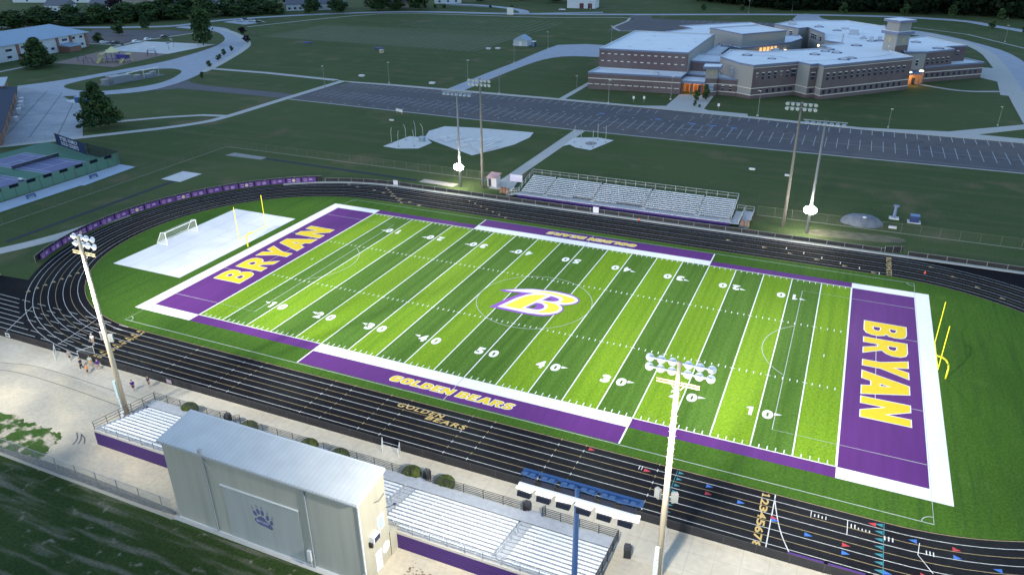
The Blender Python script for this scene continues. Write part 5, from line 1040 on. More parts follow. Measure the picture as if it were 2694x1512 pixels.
# ================================================================ FIELD EQUIPMENT
def goalpost(x,s,label):
    t=thing('goalpost',label,'goalpost',(x,0,0)); P_=[(0,0,0),(0,0,1.6),(-s*.12,0,2.15),(-s*.5,0,2.7),(-s*1.0,0,3.0),(-s*1.7,0,3.08)]
    MB().path(P_,.11,10).build('gooseneck',GPOST,t,True); MB().tube((-s*1.7,-3.56,3.08),(-s*1.7,3.56,3.08),.075,n=8).build('crossbar',GPOST,t)
    for q in (-1,1): MB().tube((-s*1.7,q*3.56,3.0),(-s*1.7,q*3.56,9.2),.06,n=8).build('upright',GPOST,t)
    return t
goalpost(-57.6,-1,'yellow gooseneck goalpost at the left end zone'); goalpost(57.8,1,'yellow gooseneck goalpost at the right end zone')
def soccer_goal(loc,rz,label,mt,sc_=1,net=True):
    t=thing('soccer_goal',label,'soccer goal',(*loc,0),rz); t.scale=(sc_,)*3; W2=3.8
    m=MB(); m.path([(0,-W2,0),(0,-W2,2.44),(0,W2,2.44),(0,W2,0)],.07,8); m.build('front_frame',mt,t)
    m=MB()
    for q in (-1,1): m.path([(0,q*W2,2.44),(-1.1,q*W2,2.3),(-2.6,q*W2,.05),(0,q*W2,.05)],.045,6)
    m.tube((-2.6,-W2,.05),(-2.6,W2,.05),.045); m.build('rear_frame',mt,t)
    if net:
        m=MB(); m.face([(0,-W2,2.42),(0,W2,2.42),(-1.1,W2,2.28),(-1.1,-W2,2.28)]); m.face([(-1.1,-W2,2.28),(-1.1,W2,2.28),(-2.6,W2,.05),(-2.6,-W2,.05)])
        for q in (-1,1): m.face([(0,q*W2,0),(0,q*W2,2.42),(-1.1,q*W2,2.28),(-2.6,q*W2,.05)])
        m.build('net',NET,t)
    return t
soccer_goal((-72.3,-1.4),0,'white soccer goal with net standing on the pale jumping slab',GOALW)
pave('jump_area_slab',[[(-74.6,-15.4),(-58.9,-15.4),(-58.9,15.4),(-74.6,15.4)]],.034,mat('pale_area_surface',(.68,.69,.71),.8,(.25,.05),col2=((.74,.74,.75),.11,.45,.55)))
m=MB()
for x in (-70.7,-66.8,-62.8): m.box(x-.03,x+.03,-15.4,15.4,.036,.039)
for y in (-7,2,9): m.box(-66.8,-62.8,y-.03,y+.03,.036,.039)
struct(m.build('slab_seams',mat('seam_grey',(.38,.39,.42),.8)))
t=soccer_goal((-264,239),R(75),'dark small soccer goal lying on the far practice lawn near the plum trees',DARKB,.8,False); 
for i,(x,y,rz,c,lb_) in enumerate(((-215,222,R(45),BLUEM,'blue portable bench on the far practice lawn'),(-170,218,0,BLUEM,'faint blue equipment rack right of the blue bench on the practice lawn'))):
    t=thing('equipment_rack',lb_,'rack',(x,y,0),rz); MB().box(-1.9,1.9,-.6,.6,.6,1.0).build('rack_top',mat('rack_blue',(.06,.08,.30),.6),t); [MB().box(xx-.1,xx+.1,-.5,.5,0,.6).build('leg',mat('rack_blue',(0,0,0)),t) for xx in (-1.6,1.6)]
t=thing('equipment_crate','small tan crate on the practice lawn','crate',(-162,208,0)); MB().box(-.9,.9,-.7,.7,.25,1.7).build('crate_body',mat('tan_crate',(.35,.32,.22),.7),t); MB().box(-.95,.95,-.75,.75,1.7,1.85).build('crate_lid',mat('cream_crate',(.45,.43,.36),.7),t); MB().box(-.7,.7,-.6,.6,0,.25).build('base',DARKB,t)
for i,(x,y) in enumerate(((-137.6,155.6),(-104,152.3),(-121.5,238),(-117.5,240))):
    t=thing('drain_cover_box',('small pale utility box on the lawn left of the first car park lamp','small pale utility box on the lawn right of the first car park lamp','left small white marker block by the practice field corner','right small white marker block by the practice field corner')[i],'utility box',(x,y,0)); MB().box(-1,1,-.7,.7,0,.5).build('box',PAD,t); MB().box(-1.05,1.05,-.75,.75,.5,.62).build('lid',TRIMW,t)
def bush(loc,r,label,group):
    t=thing('round_bush',label,'bush',(*loc,0),0,group); b=bmesh.new(); bmesh.ops.create_icosphere(b,subdivisions=4,radius=1)
    for v in b.verts: 
        n=v.co.normalized(); k=1+random.uniform(-.05,.05); v.co=Vector((n.x*r*k,n.y*r*k,max(0,(n.z+.55)*r*.78*k)))
    me=bpy.data.meshes.new('foliage'); b.to_mesh(me); b.free(); me.materials.append(BUSH); o=bpy.data.objects.new('foliage',me); COL.objects.link(o); o.parent=t
    m=MB()
    for _ in range(500):
        a=random.uniform(0,2*PI); ph=math.asin(random.uniform(-.3,1)); n=Vector((math.cos(ph)*math.cos(a),math.cos(ph)*math.sin(a),math.sin(ph))); c=Vector((n.x*r,n.y*r,max(.05,(n.z+.55)*r*.78)))*1.01
        d=n.orthogonal().normalized(); e=n.cross(d); s=.07; m.face([c+d*s,c+e*s,c+n*.06-d*s,c-e*s])
    m.build('leaves',[BUSH],t); MB().tube((0,0,0),(0,0,r*.6),.08,n=6).build('stem',BARK,t); return t
for x,y,lb_ in ((3.9,-44.2,'round clipped bush left of the grandstand entry, beside the press box'),(8.0,-44.2,'round clipped bush right of the grandstand entry, first along the rail'),(-27.4,-44.6,'dark round bush at the left end of the near grandstand'),(-18.0,-44.7,'round bush peeking over the left part of the press box roof'),(-9.3,-44.7,'round bush peeking over the middle of the press box roof'),(-5.0,-44.8,'low ragged bush peeking over the press box roof, right of the middle one')):
    bush((x,y),1.05,lb_,'round bushes along the near grandstand')
def bin_(loc,label,rz=0,mt=None,cat='bin'):
    t=thing('litter_bin',label,cat,(*loc,0),rz); mm=mt or mat('bin_black',(.025,.025,.03),.5); MB().box(-.33,.33,-.33,.33,.05,1.05).build('bin_body',mm,t); m=MB(); m.prism([(-.36,-.36),(.36,-.36),(.36,.36),(-.36,.36)],1.05,1.12); m.box(-.28,.28,-.28,.28,1.12,1.38); m.build('bin_lid',mat('bin_lid',(.05,.05,.055),.5) if not mt else mm,t); return t
bin_((17.5,-44.3),'black litter bin by the stair gap in the grandstand rail'); bin_((28.4,-46.0),'black litter bin standing alone right of the near grandstand',.2); bin_((5.7,-44.0),'black litter bin beside the bush at the grandstand entry'); bin_((-21.4,-44.4),'black litter bin peeking over the left half of the press box roof')
TB=mat('bin_brown',(.20,.12,.08),.8)
for x,y,lb_ in ((-26.9,46.3,'brown bin, left one of three by the far grandstand ramp'),(-26.1,46.2,'brown bin, middle one of three by the far grandstand ramp'),(-25.3,46.1,'brown bin, right one of three by the far grandstand ramp'),(25.2,45.5,'left brown bin at the right end of the far grandstand'),(26.2,45.5,'right brown bin at the right end of the far grandstand')): bin_((x,y),lb_,0,TB)
t=thing('ticket_shed','small white shed with a pink-brown sloping roof behind the far fence','shed',(-30.7,50.6,0)); MB().box(-1.1,1.1,-1.1,1.1,0,2.1).build('wall',mat('shed_white',(.5,.48,.5),.7),t); m=MB(); m.v=[(-1.3,-1.4,2.1),(1.3,-1.4,2.1),(1.3,1.4,2.6),(-1.3,1.4,2.6),(-1.3,-1.4,2.2),(1.3,-1.4,2.2),(1.3,1.4,2.7),(-1.3,1.4,2.7)]; m.f=[[4,5,6,7],[0,1,5,4],[1,2,6,5],[2,3,7,6],[3,0,4,7],[3,2,1,0]]; m.m=[0]*6; m.build('roof',mat('shed_roof_pink',(.36,.24,.26),.7),t); MB().box(-.9,-.2,-1.14,-1.1,.1,1.9).build('door',DARKB,t)
t=thing('tarp_cover','grey tarpaulin dome over equipment on the far right lawn','tarp',(46.4,56.6,0)); m=MB(); n=16
vr=[]
for j in range(6):
    ph=j/5*PI/2
    vr.append([(3.9*math.cos(ph)*math.cos(2*PI*k/n)*(1+random.uniform(-.04,.04)),2.6*math.cos(ph)*math.sin(2*PI*k/n)*(1+random.uniform(-.04,.04)),1.75*math.sin(ph)*(1+random.uniform(-.05,.05))) for k in range(n)])
for r2 in vr: m.v+=r2
for j in range(5):
    for k in range(n): k2=(k+1)%n; m.f.append([j*n+k,j*n+k2,(j+1)*n+k2,(j+1)*n+k]); m.m.append(0)
m.build('tarpaulin',mat('tarp_grey',(.125,.145,.19),.6,(1,.2)),t,True); m=MB(); m.ell((.4,-.9,1.45),(.5,.4,.25)); m.build('tyre_weight',TRIMW,t)
t=thing('well_head','blue-grey utility standpipe with a pale base on the far right lawn','standpipe',(52.3,61.6,0)); MB().tube((0,0,.3),(0,0,2.6),.32,.26,8).build('pipe',mat('pipe_blue',(.14,.18,.30),.6),t); MB().box(-.9,.9,-.6,.6,0,.3).build('base',PAD,t); MB().box(-.5,.5,-.35,.35,2.6,2.85).build('cap',mat('pipe_blue',(.1,.1,.2)),t)
t=thing('electrical_cabinet','dark blue electrical cabinet on a slab on the far right lawn','cabinet',(55.9,61,0)); MB().box(-.8,.8,-.6,.6,.12,1.4).build('cabinet_body',mat('cabinet_navy',(.03,.05,.15),.5),t); MB().box(-.85,.85,-.65,.65,1.4,1.5).build('cabinet_lid',BLUEM,t); MB().box(-1.2,1.2,-.9,.9,0,.12).build('base',PAD,t)
for i,(x,y) in enumerate(((52,55.8),(-17,0),(21.6,85),(30,83),(-86.5,96))):
    if i in (1,): continue
    t=thing('lawn_block',('pale block on the lawn in front of the standpipe','','small round pale block just below the parking lot, right of centre','thin pale panel lying on the lawn right of the lamp pole','low pale sign at the left of the lawn below the parking lot')[i],'block',(x,y,0)); MB().box(-.7,.7,-.3,.3,.05,.4).build('block',PAD,t); MB().box(-.5,.5,-.2,.2,0,.05).build('base',WALK,t)
t=thing('lot_sign','pale sign board on two posts at the parking lot edge','sign',(-89,104.6,0),R(-20)); MB().box(-1.6,1.6,-.06,.06,.7,1.6).build('sign_panel',PAD,t); [MB().tube((x,0,0),(x,0,.8),.05).build('post',STEEL,t) for x in (-1.3,1.3)]
for x,y,lb_ in ((-22.3,150,'left small white sign on the lawn before the gymnasium'),(-36+10.5,148.7,'right small white sign on the lawn before the gymnasium'),(2.5,147.5,'small white sign on the lawn right of the entrance plaza')):
    t=thing('small_sign',lb_,'sign',(x,y,0)); MB().box(-.35,.35,-.04,.04,1.0,1.9).build('sign_panel',TRIMW,t); MB().tube((0,0,0),(0,0,1.2),.04).build('post',STEEL,t)
# cone on far track & cone right
for x,y,lb_ in ((5.8,41.2,'small orange cone against the far track kerb'),(56.8,35,'red cone on the far right bend of the track')):
    t=thing('traffic_cone',lb_,'traffic cone',(x,y,.02)); MB().tube((0,0,.03),(0,0,.5),.17,.04,10).build('cone_body',mat('cone_orange',(.75,.10,.05),.6),t); MB().box(-.22,.22,-.22,.22,0,.03).build('base',DARKB,t)
# aluminium bench stands on slab
def bench_stand(loc,rz,L,rows,label,g):
    t=thing('portable_bleacher',label,'bleacher',(*loc,0),rz,g)
    for i in range(rows): MB().box(-L/2,L/2,i*.62-.14,i*.62+.14,.42+i*.22,.47+i*.22).build('seat_plank',ALU,t)
    m=MB()
    for x in (-L/2+.3,0,L/2-.3):
        m.tube((x,-.2,.05),(x,rows*.62,.05),.03,n=5); m.tube((x,-.1,.05),(x,rows*.62-.2,.4+rows*.22),.03,n=5); m.tube((x,rows*.62-.3,.05),(x,rows*.62-.3,.3+rows*.22),.03,n=5)
    m.build('frame',mat('bench_frame',(.22,.22,.24),.5),t); return t
GB='aluminium bench stands on the pale slab'
bench_stand((-60,83.6),R(62),6,2,'low bench stand at the left of the slab, farthest left',GB); bench_stand((-57.6,82.4),R(62),7,2,'low bench stand second from the left on the slab',GB); bench_stand((-53.8,81.5),R(62),6,2,'low bench stand third from the left on the slab',GB)
bench_stand((-51.2,79.4),R(62),7,2,'low bench stand in front of the tall ones, lower middle of the slab',GB); bench_stand((-50.2,84.4),R(30),3,2,'short bench stand in the middle of the slab',GB); bench_stand((-46.4,81),R(80),11,4,'biggest bench stand at the right of the slab',GB); bench_stand((-44.4,77),R(80),8,3,'bench stand at the lower right corner of the slab',GB)
# discus cage poles
def cage_pole(x,y,h,bend,lb_,g):
    t=thing('cage_pole',lb_,'pole',(x,y,0),0,g); MB().path([(0,0,0),(0,0,h*.7),(bend*.25,0,h*.88),(bend*.7,0,h)],.07,6).build('pole',mat('cage_grey',(.30,.34,.34),.6),t); MB().tube((0,0,0),(0,0,.12),.25,n=8).build('base',DARKB,t)
for i,(x,y,b) in enumerate(((-72.2,73.2,.4),(-68.7,71.1,.4),(-70.3,77.6,-.8),(-65.1,73.2,-.5),(-69.8,82.0,-.6),(-66.1,79.8,-1.0))): cage_pole(x,y,4.4,b,'bent throwing cage pole on the left small slab, %s from the left'%('farthest left','second','third','fourth','fifth','last')[i],'throwing cage poles on the left slab')
for i,(x,y,b) in enumerate(((-26.4,92.8,.5),(-23.3,89.4,.3),(-20.2,90.1,0),(-21.2,97.3,0),(-18.5,96.0,0))): cage_pole(x,y,4.6,b,'throwing cage pole on the right small slab, %s'%('leftmost','front left','front right','rear middle','rear right')[i],'throwing cage poles on the right slab')
t=thing('equipment_bin','blue-grey bin beside the left throwing slab','bin',(-65.6,78.4,0)); MB().box(-.7,.7,-.6,.6,0,1.2).build('bin_body',mat('bin_bluegrey',(.16,.24,.30),.6),t); MB().box(-.75,.75,-.65,.65,1.2,1.3).build('bin_lid',UNIT,t)

# ================================================================ TENNIS COURTS
pave('tennis_court_surround',[[(-163.5,-8),(-125.9,-8),(-125.9,31),(-138,33.5),(-163.5,38.5)]],.03,COURTG)
for k,(x0,x1) in enumerate(((-158.4,-134.4),)):
    for j,y1 in enumerate((28.4,12.4,-3.6)):
        y0=y1-11; m=MB(); m.rect(x0,x1,y0,y1,.034); struct(m.build('tennis_court_surface',COURTB)); l=MB()
        def ln_(a,b): 
            for p in strip([a,b],.12): l.sheet([tuple(q) for q in p],.038)
        for yy in (y0,y0+1.37,y1-1.37,y1): ln_((x0,yy),(x1,yy))
        for xx in (x0,x1): ln_((xx,y0),(xx,y1))
        xm=(x0+x1)/2
        for xx in (xm-6.4,xm+6.4): ln_((xx,y0+1.37),(xx,y1-1.37))
        ln_((xm-6.4,(y0+y1)/2),(xm+6.4,(y0+y1)/2)); struct(l.build('tennis_court_lines',COURTL))
        t=thing('tennis_net',('tennis net on the court nearest the name banner','tennis net on the second court from the name banner','tennis net on the third court at the left edge')[j],'net',(xm,y0-.9,0)); MB().box(-.02,.02,0,12.8,.08,1.0).build('net',NETD,t); MB().box(-.03,.03,0,12.8,1.0,1.07).build('net_band',mat('net_band',(.45,.47,.5),.6),t)
        for yy in (0,12.8): MB().tube((0,yy,0),(0,yy,1.1),.05).build('net_post',BLK,t)
t=thing('ball_cart','white trolley by the first tennis court','trolley',(-135.9,11.2,0)); MB().box(-.6,.6,-.3,.3,.35,.65).build('tray',TRIMW,t); MB().tube((-.4,-.35,.17),(-.4,.35,.17),.17).build('wheel',DARKB,t); MB().tube((.4,-.35,.17),(.4,.35,.17),.17).build('wheel',DARKB,t)
pave('courtside_path',[[(-125.4,30.2),(-119.8,30),(-118.6,14.4),(-119.4,14),(-119.4,-6),(-119,-30),(-125,-30),(-125.2,29)]],.04,mat('courtside_concrete',(.40,.46,.56),.9,(.5,.06)))
GF=mesh_mat('green_mesh',(.10,.19,.15),.72)
tf=fence('court_fence','tall green mesh fence along the near side of the tennis courts','fence',[(-125.6,-24),(-125.6,30.6)],3.0,GF,DARKB,3.0,False)
for k in range(13): y=1.2+k*4.1; MB().box(.03,.09,y,y+2.1,2.25,2.9).build('windscreen_panel',mat('navy_screen',(.008,.010,.022),.8,spec=.05),tf)
tf2=fence('court_fence','tall dark mesh fence at the far end of the tennis courts','fence',[(-125.6,30.6),(-140.3,33.2)],3.3,mesh_mat('dark_mesh',(.02,.03,.04),.62),DARKB,3.0,False)
sg=thing('court_name_banner','long navy banner with white lettering on the tennis court fence','banner',(-148.6,34.9,0)); a=math.atan2(33.0-37.6,-139.8+157.2)
dx,dy=math.cos(a),math.sin(a); L2=9.0
m=MB(); m.beam((-dx*L2,-dy*L2,1.75),(dx*L2,dy*L2,1.75),.06,3.1); m.build('banner_board',mat('banner_navy',(.018,.035,.085),.9,spec=.05),sg)
ny=Vector((dy,-dx,0))*.06
for s_,z in (('STEEL FAMILY',2.45),('GOLD COURTS',1.15)): text('lettering',s_,(0,0),(10.5,1.0),0,0,mat('banner_letter_blue',(.42,.50,.62),.7),.025,0,sg,spacing=1.15,frame=(Vector((-dx*.6,-dy*.6,z))+ny,(dx,dy,0),(0,0,1)))
for s_ in (-1,0,1): MB().tube((dx*L2*s_,dy*L2*s_,0),(dx*L2*s_,dy*L2*s_,3.4),.06).build('post',DARKB,sg)
fence('yard_rail','pale handrail fence at the service yard corner above the tennis courts','railing',[(-172,30.2),(-163,38.6),(-158,38)],1.9,CHAIN,PG,3,False)
def bench(loc,rz,lb_):
    t=thing('bench',lb_,'bench',(*loc,0),rz,'blue benches on the courtside path'); c=mat('bench_blue',(.05,.10,.22),.6)
    MB().box(-1.1,1.1,-.2,.2,.42,.47).build('seat',c,t); MB().box(-1.1,1.1,.22,.27,.55,.9).build('backrest',c,t)
    for x in (-.9,.9): MB().box(x-.04,x+.04,-.2,.25,0,.6).build('leg',c,t)
bench((-121.6,19.5),PI/2,'blue bench on the path by the right part of the tennis fence'); bench((-121.8,3.6),PI/2,'blue bench on the path by the left part of the tennis fence')

# ================================================================ PLAYGROUND
pg=thing('playground_tower','yellow and purple climbing frame with a pyramid roof and slides on the mulch','playground structure',(-262,146,0),R(20)); YP=mat('play_yellow',(.50,.47,.22),.5); PP=mat('play_purple',(.05,.04,.22),.5)
for x,y in ((-2,-2),(2,-2),(2,2),(-2,2)): MB().tube((x,y,0),(x,y,4.3),.12,n=6).build('post',PP,pg)
m=MB(); m.v=[(-2.6,-2.6,4.3),(2.6,-2.6,4.3),(2.6,2.6,4.3),(-2.6,2.6,4.3),(0,0,6.6)]; m.f=[[0,1,4],[1,2,4],[2,3,4],[3,0,4],[3,2,1,0]]; m.m=[0]*5; m.build('pyramid_roof',mat('play_cream',(.60,.58,.34),.5),pg)
MB().box(-2,2,-2,2,1.6,1.75).build('platform',PP,pg); MB().box(2.3,6.4,-1.8,2,1.4,3.4).build('purple_panel',PP,pg); MB().box(-6.2,-3.6,-1.6,1.2,1.2,1.4).build('platform',PP,pg)
for x0,y0,x1,y1 in ((-5,-1.6,-4.6,-5.4),(5.4,-1.8,5.8,-5.4),(-6,1,-9,3)): m=MB(); m.beam((x0,y0,1.7),(x1,y1,.25),1.0,.14); m.beam((x0-.5,y0,1.95),(x1-.5,y1,.5),.12,.35); m.beam((x0+.5,y0,1.95),(x1+.5,y1,.5),.12,.35); m.build('slide',YP,pg)
for x,y in ((-6,-1.5),(-3.8,-1.5),(-6,1),(6.2,-1.6),(7.2,2)): MB().tube((x,y,0),(x,y,3.2),.12,n=6).build('post',YP,pg); 
for x in (-4.9,7): MB().box(x-1.0,x+1.0,-1,1,3.2,3.7).build('panel',YP,pg)
for i,(x,y) in enumerate(((-276,141),(-268,137.5),(-262,167),(-258,163))):
    t=thing('play_frame',('thin purple climbing arch at the left of the mulch','small purple spring toy near the front of the mulch','purple swing frame right of the climbing tower, left of two','purple swing frame right of the climbing tower, right of two')[i],'play equipment',(x,y,0),R(30)); m=MB(); m.path([(-2,0,0),(-1.6,0,2.6),(1.6,0,2.6),(2,0,0)],.09,6); m.path([(-2,1.5,0),(-1.6,0,2.6)],.07,5); m.path([(2,1.5,0),(1.6,0,2.6)],.07,5); m.build('frame',mat('play_purple_grey',(.11,.09,.17),.6),t); MB().box(-.4,.4,-.1,.3,.6,.7).build('seat',DARKB,t)
for i,(x,y,rz) in enumerate(((-272,190,0),(-266,181,0),(-262,196,0),(-266,203,0))):
    t=thing('basketball_hoop','basketball hoop on the playground slab, '+('far left','front','right','rear')[i],'basketball hoop',(x,y,0),R(60*i)); MB().path([(0,0,0),(0,0,3.2),(0,-1.0,3.8)],.10,6).build('pole',mat('hoop_grey',(.14,.17,.20),.6),t); MB().box(-.9,.9,-1.1,-1.04,3.2,4.2).build('backboard',mat('hoop_board',(.20,.24,.28),.5),t); m=MB(); m.tube((0,-1.35,3.25),(0,-1.35,3.28),.25,n=10); m.build('hoop_rim',REDP,t)

# ================================================================ CARS
def car(loc,rz,col,label,g='cars parked by the classroom building',proto={}):
    t=thing('parked_car',label,'car',(*loc,0),rz,g); c=mat('car_%s'%col[0],col[1],.3,spec=.6,coat=.5)
    def prof(pts,hw,name,m_,z=0):
        m=MB(); m.v=[(x,-hw,zz) for x,zz in pts]+[(x,hw,zz) for x,zz in pts]; n=len(pts); m.f=[list(range(n))[::-1] if 0 else list(range(n)),list(range(2*n-1,n-1,-1))]+[[k,k+n,(k+1)%n+n,(k+1)%n] for k in range(n)]; m.m=[0]*len(m.f); return m.build(name,m_,t)
    prof([(-2.25,.35),(2.2,.35),(2.25,.75),(1.3,.98),(.55,1.05),(.0,1.45),(-1.5,1.47),(-2.1,1.0),(-2.28,.9)],.88,'body',c); prof([(.42,1.06),(-.02,1.40),(-1.42,1.42),(-1.85,1.06)],.895,'window',GLASS)
    prof([(.62,1.03),(.56,1.06),(.04,1.455),(.0,1.42)],.76,'windscreen',GLASS)
    for x in (-1.4,1.4):
        for s in (-1,1): o=MB().tube((x,s*.74,.33),(x,s*.92,.33),.33,n=12).build('wheel',DARKB,t); MB().tube((x,s*.92,.33),(x,s*.93,.33),.2,n=8).build('rim',STEEL,o)
    for s in (-1,1): MB().box(2.2,2.27,s*.62-.18,s*.62+.18,.6,.74).build('headlight',LAMPG,t)
    return t
WC=('white',(.62,.66,.72)); 
car((-317.2,187.2),R(85),WC,'white car parked right against the end of the classroom building'); car((-309.5,187.5),R(100),('black',(.02,.02,.025)),'dark car behind the small tree beside the classroom building'); car((-302.4,194.5),R(80),WC,'white hatchback parked at the lot edge, left of two white cars'); car((-303.8,203.5),R(80),WC,'white saloon parked at the lot edge, right of two white cars'); car((-303.4,213.6),R(80),('black',(.02,.02,.025)),'black and silver car nearest the footpath in the small lot')
car((-310,290),R(10),('silver',(.35,.38,.42)),'silver car in the small lot by the far road','cars by the far road'); car((-301.5,287),R(30),('black',(.02,.02,.025)),'black pickup at the right end of the small roadside lot','cars by the far road'); car((-318,288),R(10),('silver2',(.30,.36,.46)),'blue-grey car in the middle of the small roadside lot','cars by the far road'); car((-320,296),R(10),('black',(0,0,0)),'dark car at the left end of the small roadside lot','cars by the far road'); car((-150,415),R(5),WC,'white truck parked beside the maroon-door barn','cars by the far road')
t=thing('delivery_truck','white box truck parked at the left rear of the gymnasium','truck',(-49.6,222,0),R(90)); MB().box(-3.6,1.6,-1.15,1.15,.8,3.2).build('cargo_box',TRIMW,t); MB().box(1.7,3.4,-1.05,1.05,.6,2.3).build('cab',mat('truck_cab',(.2,.24,.32),.4),t); [MB().tube((x,s*.95,.45),(x,s*1.18,.45),.45,n=12).build('wheel',DARKB,t) for x in (-2.3,2.4) for s in (-1,1)]; MB().box(3.38,3.44,-.9,.9,1.4,2.1).build('windscreen',GLASS,t)
t=thing('dumpster','blue dumpster on the pale utility slab behind the big tree','dumpster',(-199.6,79.8,0),R(30)); MB().box(-2.4,2.4,-1.1,1.1,.15,1.9).build('dumpster_body',mat('dumpster_blue',(.05,.12,.32),.5),t); MB().box(-2.5,2.5,-1.2,1.2,1.9,2.0).build('lid',BLUEM,t)
t=thing('transformer_station','grey fenced transformer cabinets on the oval lawn of the drive loop','electrical station',(-218.5,118,0),R(85)); 
for x,y,a,b,h in ((-8,0,2.4,2.2,3.4),(-4,.5,2.0,2.0,3.0),(-12.5,0,.9,1.2,2.6),(2,1,1.2,1,1.6),(6,0,1.4,1,1.5),(9.5,1,1,.8,1.9)): MB().box(x-a,x+a,y-b,y+b,0,h*.75).build('cabinet_body',mat('transformer_grey',(.16,.19,.23),.6),t); MB().box(x-a*1.05,x+a*1.05,y-b*1.05,y+b*1.05,h*.75,h*.75+.15).build('cabinet_lid',mat('lid_grey',(.28,.31,.36),.6),t)
for x in (0,7): MB().beam((x-4,-1.5,3.0),(x+4,-1.0,3.2),.5,.25).build('beam',TRIMW,t); [MB().tube((xx,-1.3,0),(xx,-1.3,3.1),.1,n=5).build('post',STEEL,t) for xx in (x-3.4,x+3.4)]
MB().box(-14,12,-3,3,.0,.08).build('base',mat('gravel_grey',(.15,.17,.19),.9),t)

# ================================================================ TREES
def crown_mesh(seed,rx,rz,n,leaf,mats_,lobes=9,cone=False):
    rnd=random.Random(seed); m=MB(); cl=[]
    for _ in range(lobes*4):
        a=rnd.uniform(0,2*PI); h=rnd.uniform(0,1)
        rr=(1-h)**.85*rx*.95+.15*rx if cone else rx*math.sqrt(max(.05,1-(2*h-1)**2))*.78
        d=rr*rnd.uniform(.25,1); cl.append((Vector((d*math.cos(a),d*math.sin(a),h*rz*2)),rnd.uniform(.20,.36)*rx*(1.1-.55*h if cone else 1),rnd.choice([0,0,1,1,2])))
    for k in range(n):
        c,r,ti=cl[k%len(cl)]; v=Vector((rnd.gauss(0,1),rnd.gauss(0,1),rnd.gauss(0,.75))).normalized()*r*rnd.uniform(.55,1.08); p=c+v
        if p.z<0: p.z=abs(p.z)*.3
        nn=(v.normalized()+Vector((rnd.uniform(-.6,.6),rnd.uniform(-.6,.6),rnd.uniform(-.2,.8)))).normalized(); d=nn.orthogonal().normalized(); e=nn.cross(d); s=leaf*rnd.uniform(.6,1.3)
        m.cm=min(2,max(0,ti+rnd.choice([-1,0,0,0,1]))); m.face([p-d*s-e*s*.4,p+d*s*.6-e*s,p+d*s+e*s*.5,p-d*s*.4+e*s])
    me=bpy.data.meshes.new('crown'); me.from_pydata(m.v,[],m.f); [me.materials.append(x) for x in mats_]; me.polygons.foreach_set('material_index',m.m); return me
def trunk_mesh(h,r,spread,seed):
    rnd=random.Random(seed); m=MB(); m.tube((0,0,0),(0,0,h),r,r*.55,8)
    for k in range(5): a=rnd.uniform(0,2*PI); z=h*rnd.uniform(.45,.95); m.tube((0,0,z),(spread*math.cos(a),spread*math.sin(a),z+h*rnd.uniform(.4,.9)),r*.45,r*.12,6)
    me=bpy.data.meshes.new('trunk'); me.from_pydata(m.v,[],m.f); me.materials.append(BARK); return me
CR={'round':[crown_mesh(s,1,1.0,1500,.085,LEAF) for s in (1,2,3)],'cone':[crown_mesh(s,1,1.35,1700,.085,LEAF,10,True) for s in (4,5)],'plum':[crown_mesh(6,1,1.0,900,.09,LEAFR)],'big':[crown_mesh(s,1,1.25,7000,.055,LEAF,30,True) for s in (8,9)],'bigr':[crown_mesh(s,1,1.0,3600,.06,LEAF,20) for s in (10,11)]}
TR=[trunk_mesh(1,.10,.35,s) for s in (1,2)]
def tree(loc,w_,h,kind,label,g=None,cat='tree',trunk=.22,i=[0]):
    i[0]+=1; t=thing('tree',label,cat,(*loc,0),0,g)
    me=CR[kind][i[0]%len(CR[kind])]; base=h*trunk; rz={'round':1.0,'plum':1.0,'cone':1.35,'big':1.25,'bigr':1.0}[kind]
    c=bpy.data.objects.new('crown',me); COL.objects.link(c); c.parent=t; c.location=(0,0,base*.75); c.scale=(w_/2*.92,w_/2*.92,(h-base*.75)/(rz*2)/1.04); c.rotation_euler=(0,0,i[0]*1.7)
    k=bpy.data.objects.new('trunk',TR[i[0]%2]); COL.objects.link(k); k.parent=t; k.scale=(max(1.2,h*.14),max(1.2,h*.14),h*.5); return t
tree((-163.7,56.5),12.6,13.2,'big','tall leafy green tree standing alone beside the service yard','',trunk=.14)
tree((-281.3,124),15.5,12.2,'big','dark spruce in front of the classroom building',cat='spruce',trunk=.08)
tree((-263,200.5),15,18.6,'bigr','tallest dark tree beside the playground slab near the road',trunk=.12)
tree((-335.3,212.5),8.6,7.8,'round','dark round tree in the island of the small lot, left of two'); tree((-340.4,234.9),8,7.6,'round','dark round tree by the road behind the small lot, right of two'); tree((-336,182),9,5.6,'bigr','olive green spreading tree at the classroom building corner',trunk=.1); tree((-322,188),7,5.0,'round','small dark tree standing between parked cars by the classroom building',trunk=.1)
tree((-272.5,239.7),6.3,3.9,'plum','dark plum-coloured small tree on the lawn, farther of two'); tree((-247.1,214.3),5.4,3.6,'plum','dark plum-coloured small tree at the path edge, nearer of two')
for i,(x,y,w_,h) in enumerate(((-211.1,150.6,3.0,2.7),(-220.9,165.9,2.5,2),(-228.3,177.5,3.2,2.8),(-234.1,189,2.4,2.6),(-223.5,170,2.2,2.0))): tree((x,y),w_,h,'round','young sapling beside the curved drive, %s'%('nearest to the footpath junction','second from the footpath junction','third and bushiest','farthest up the curve','small one tucked behind the second')[i],'saplings along the curved drive')
tree((-193.9,128.7),2.2,2.6,'round','lone sapling on the lawn below the path junction')
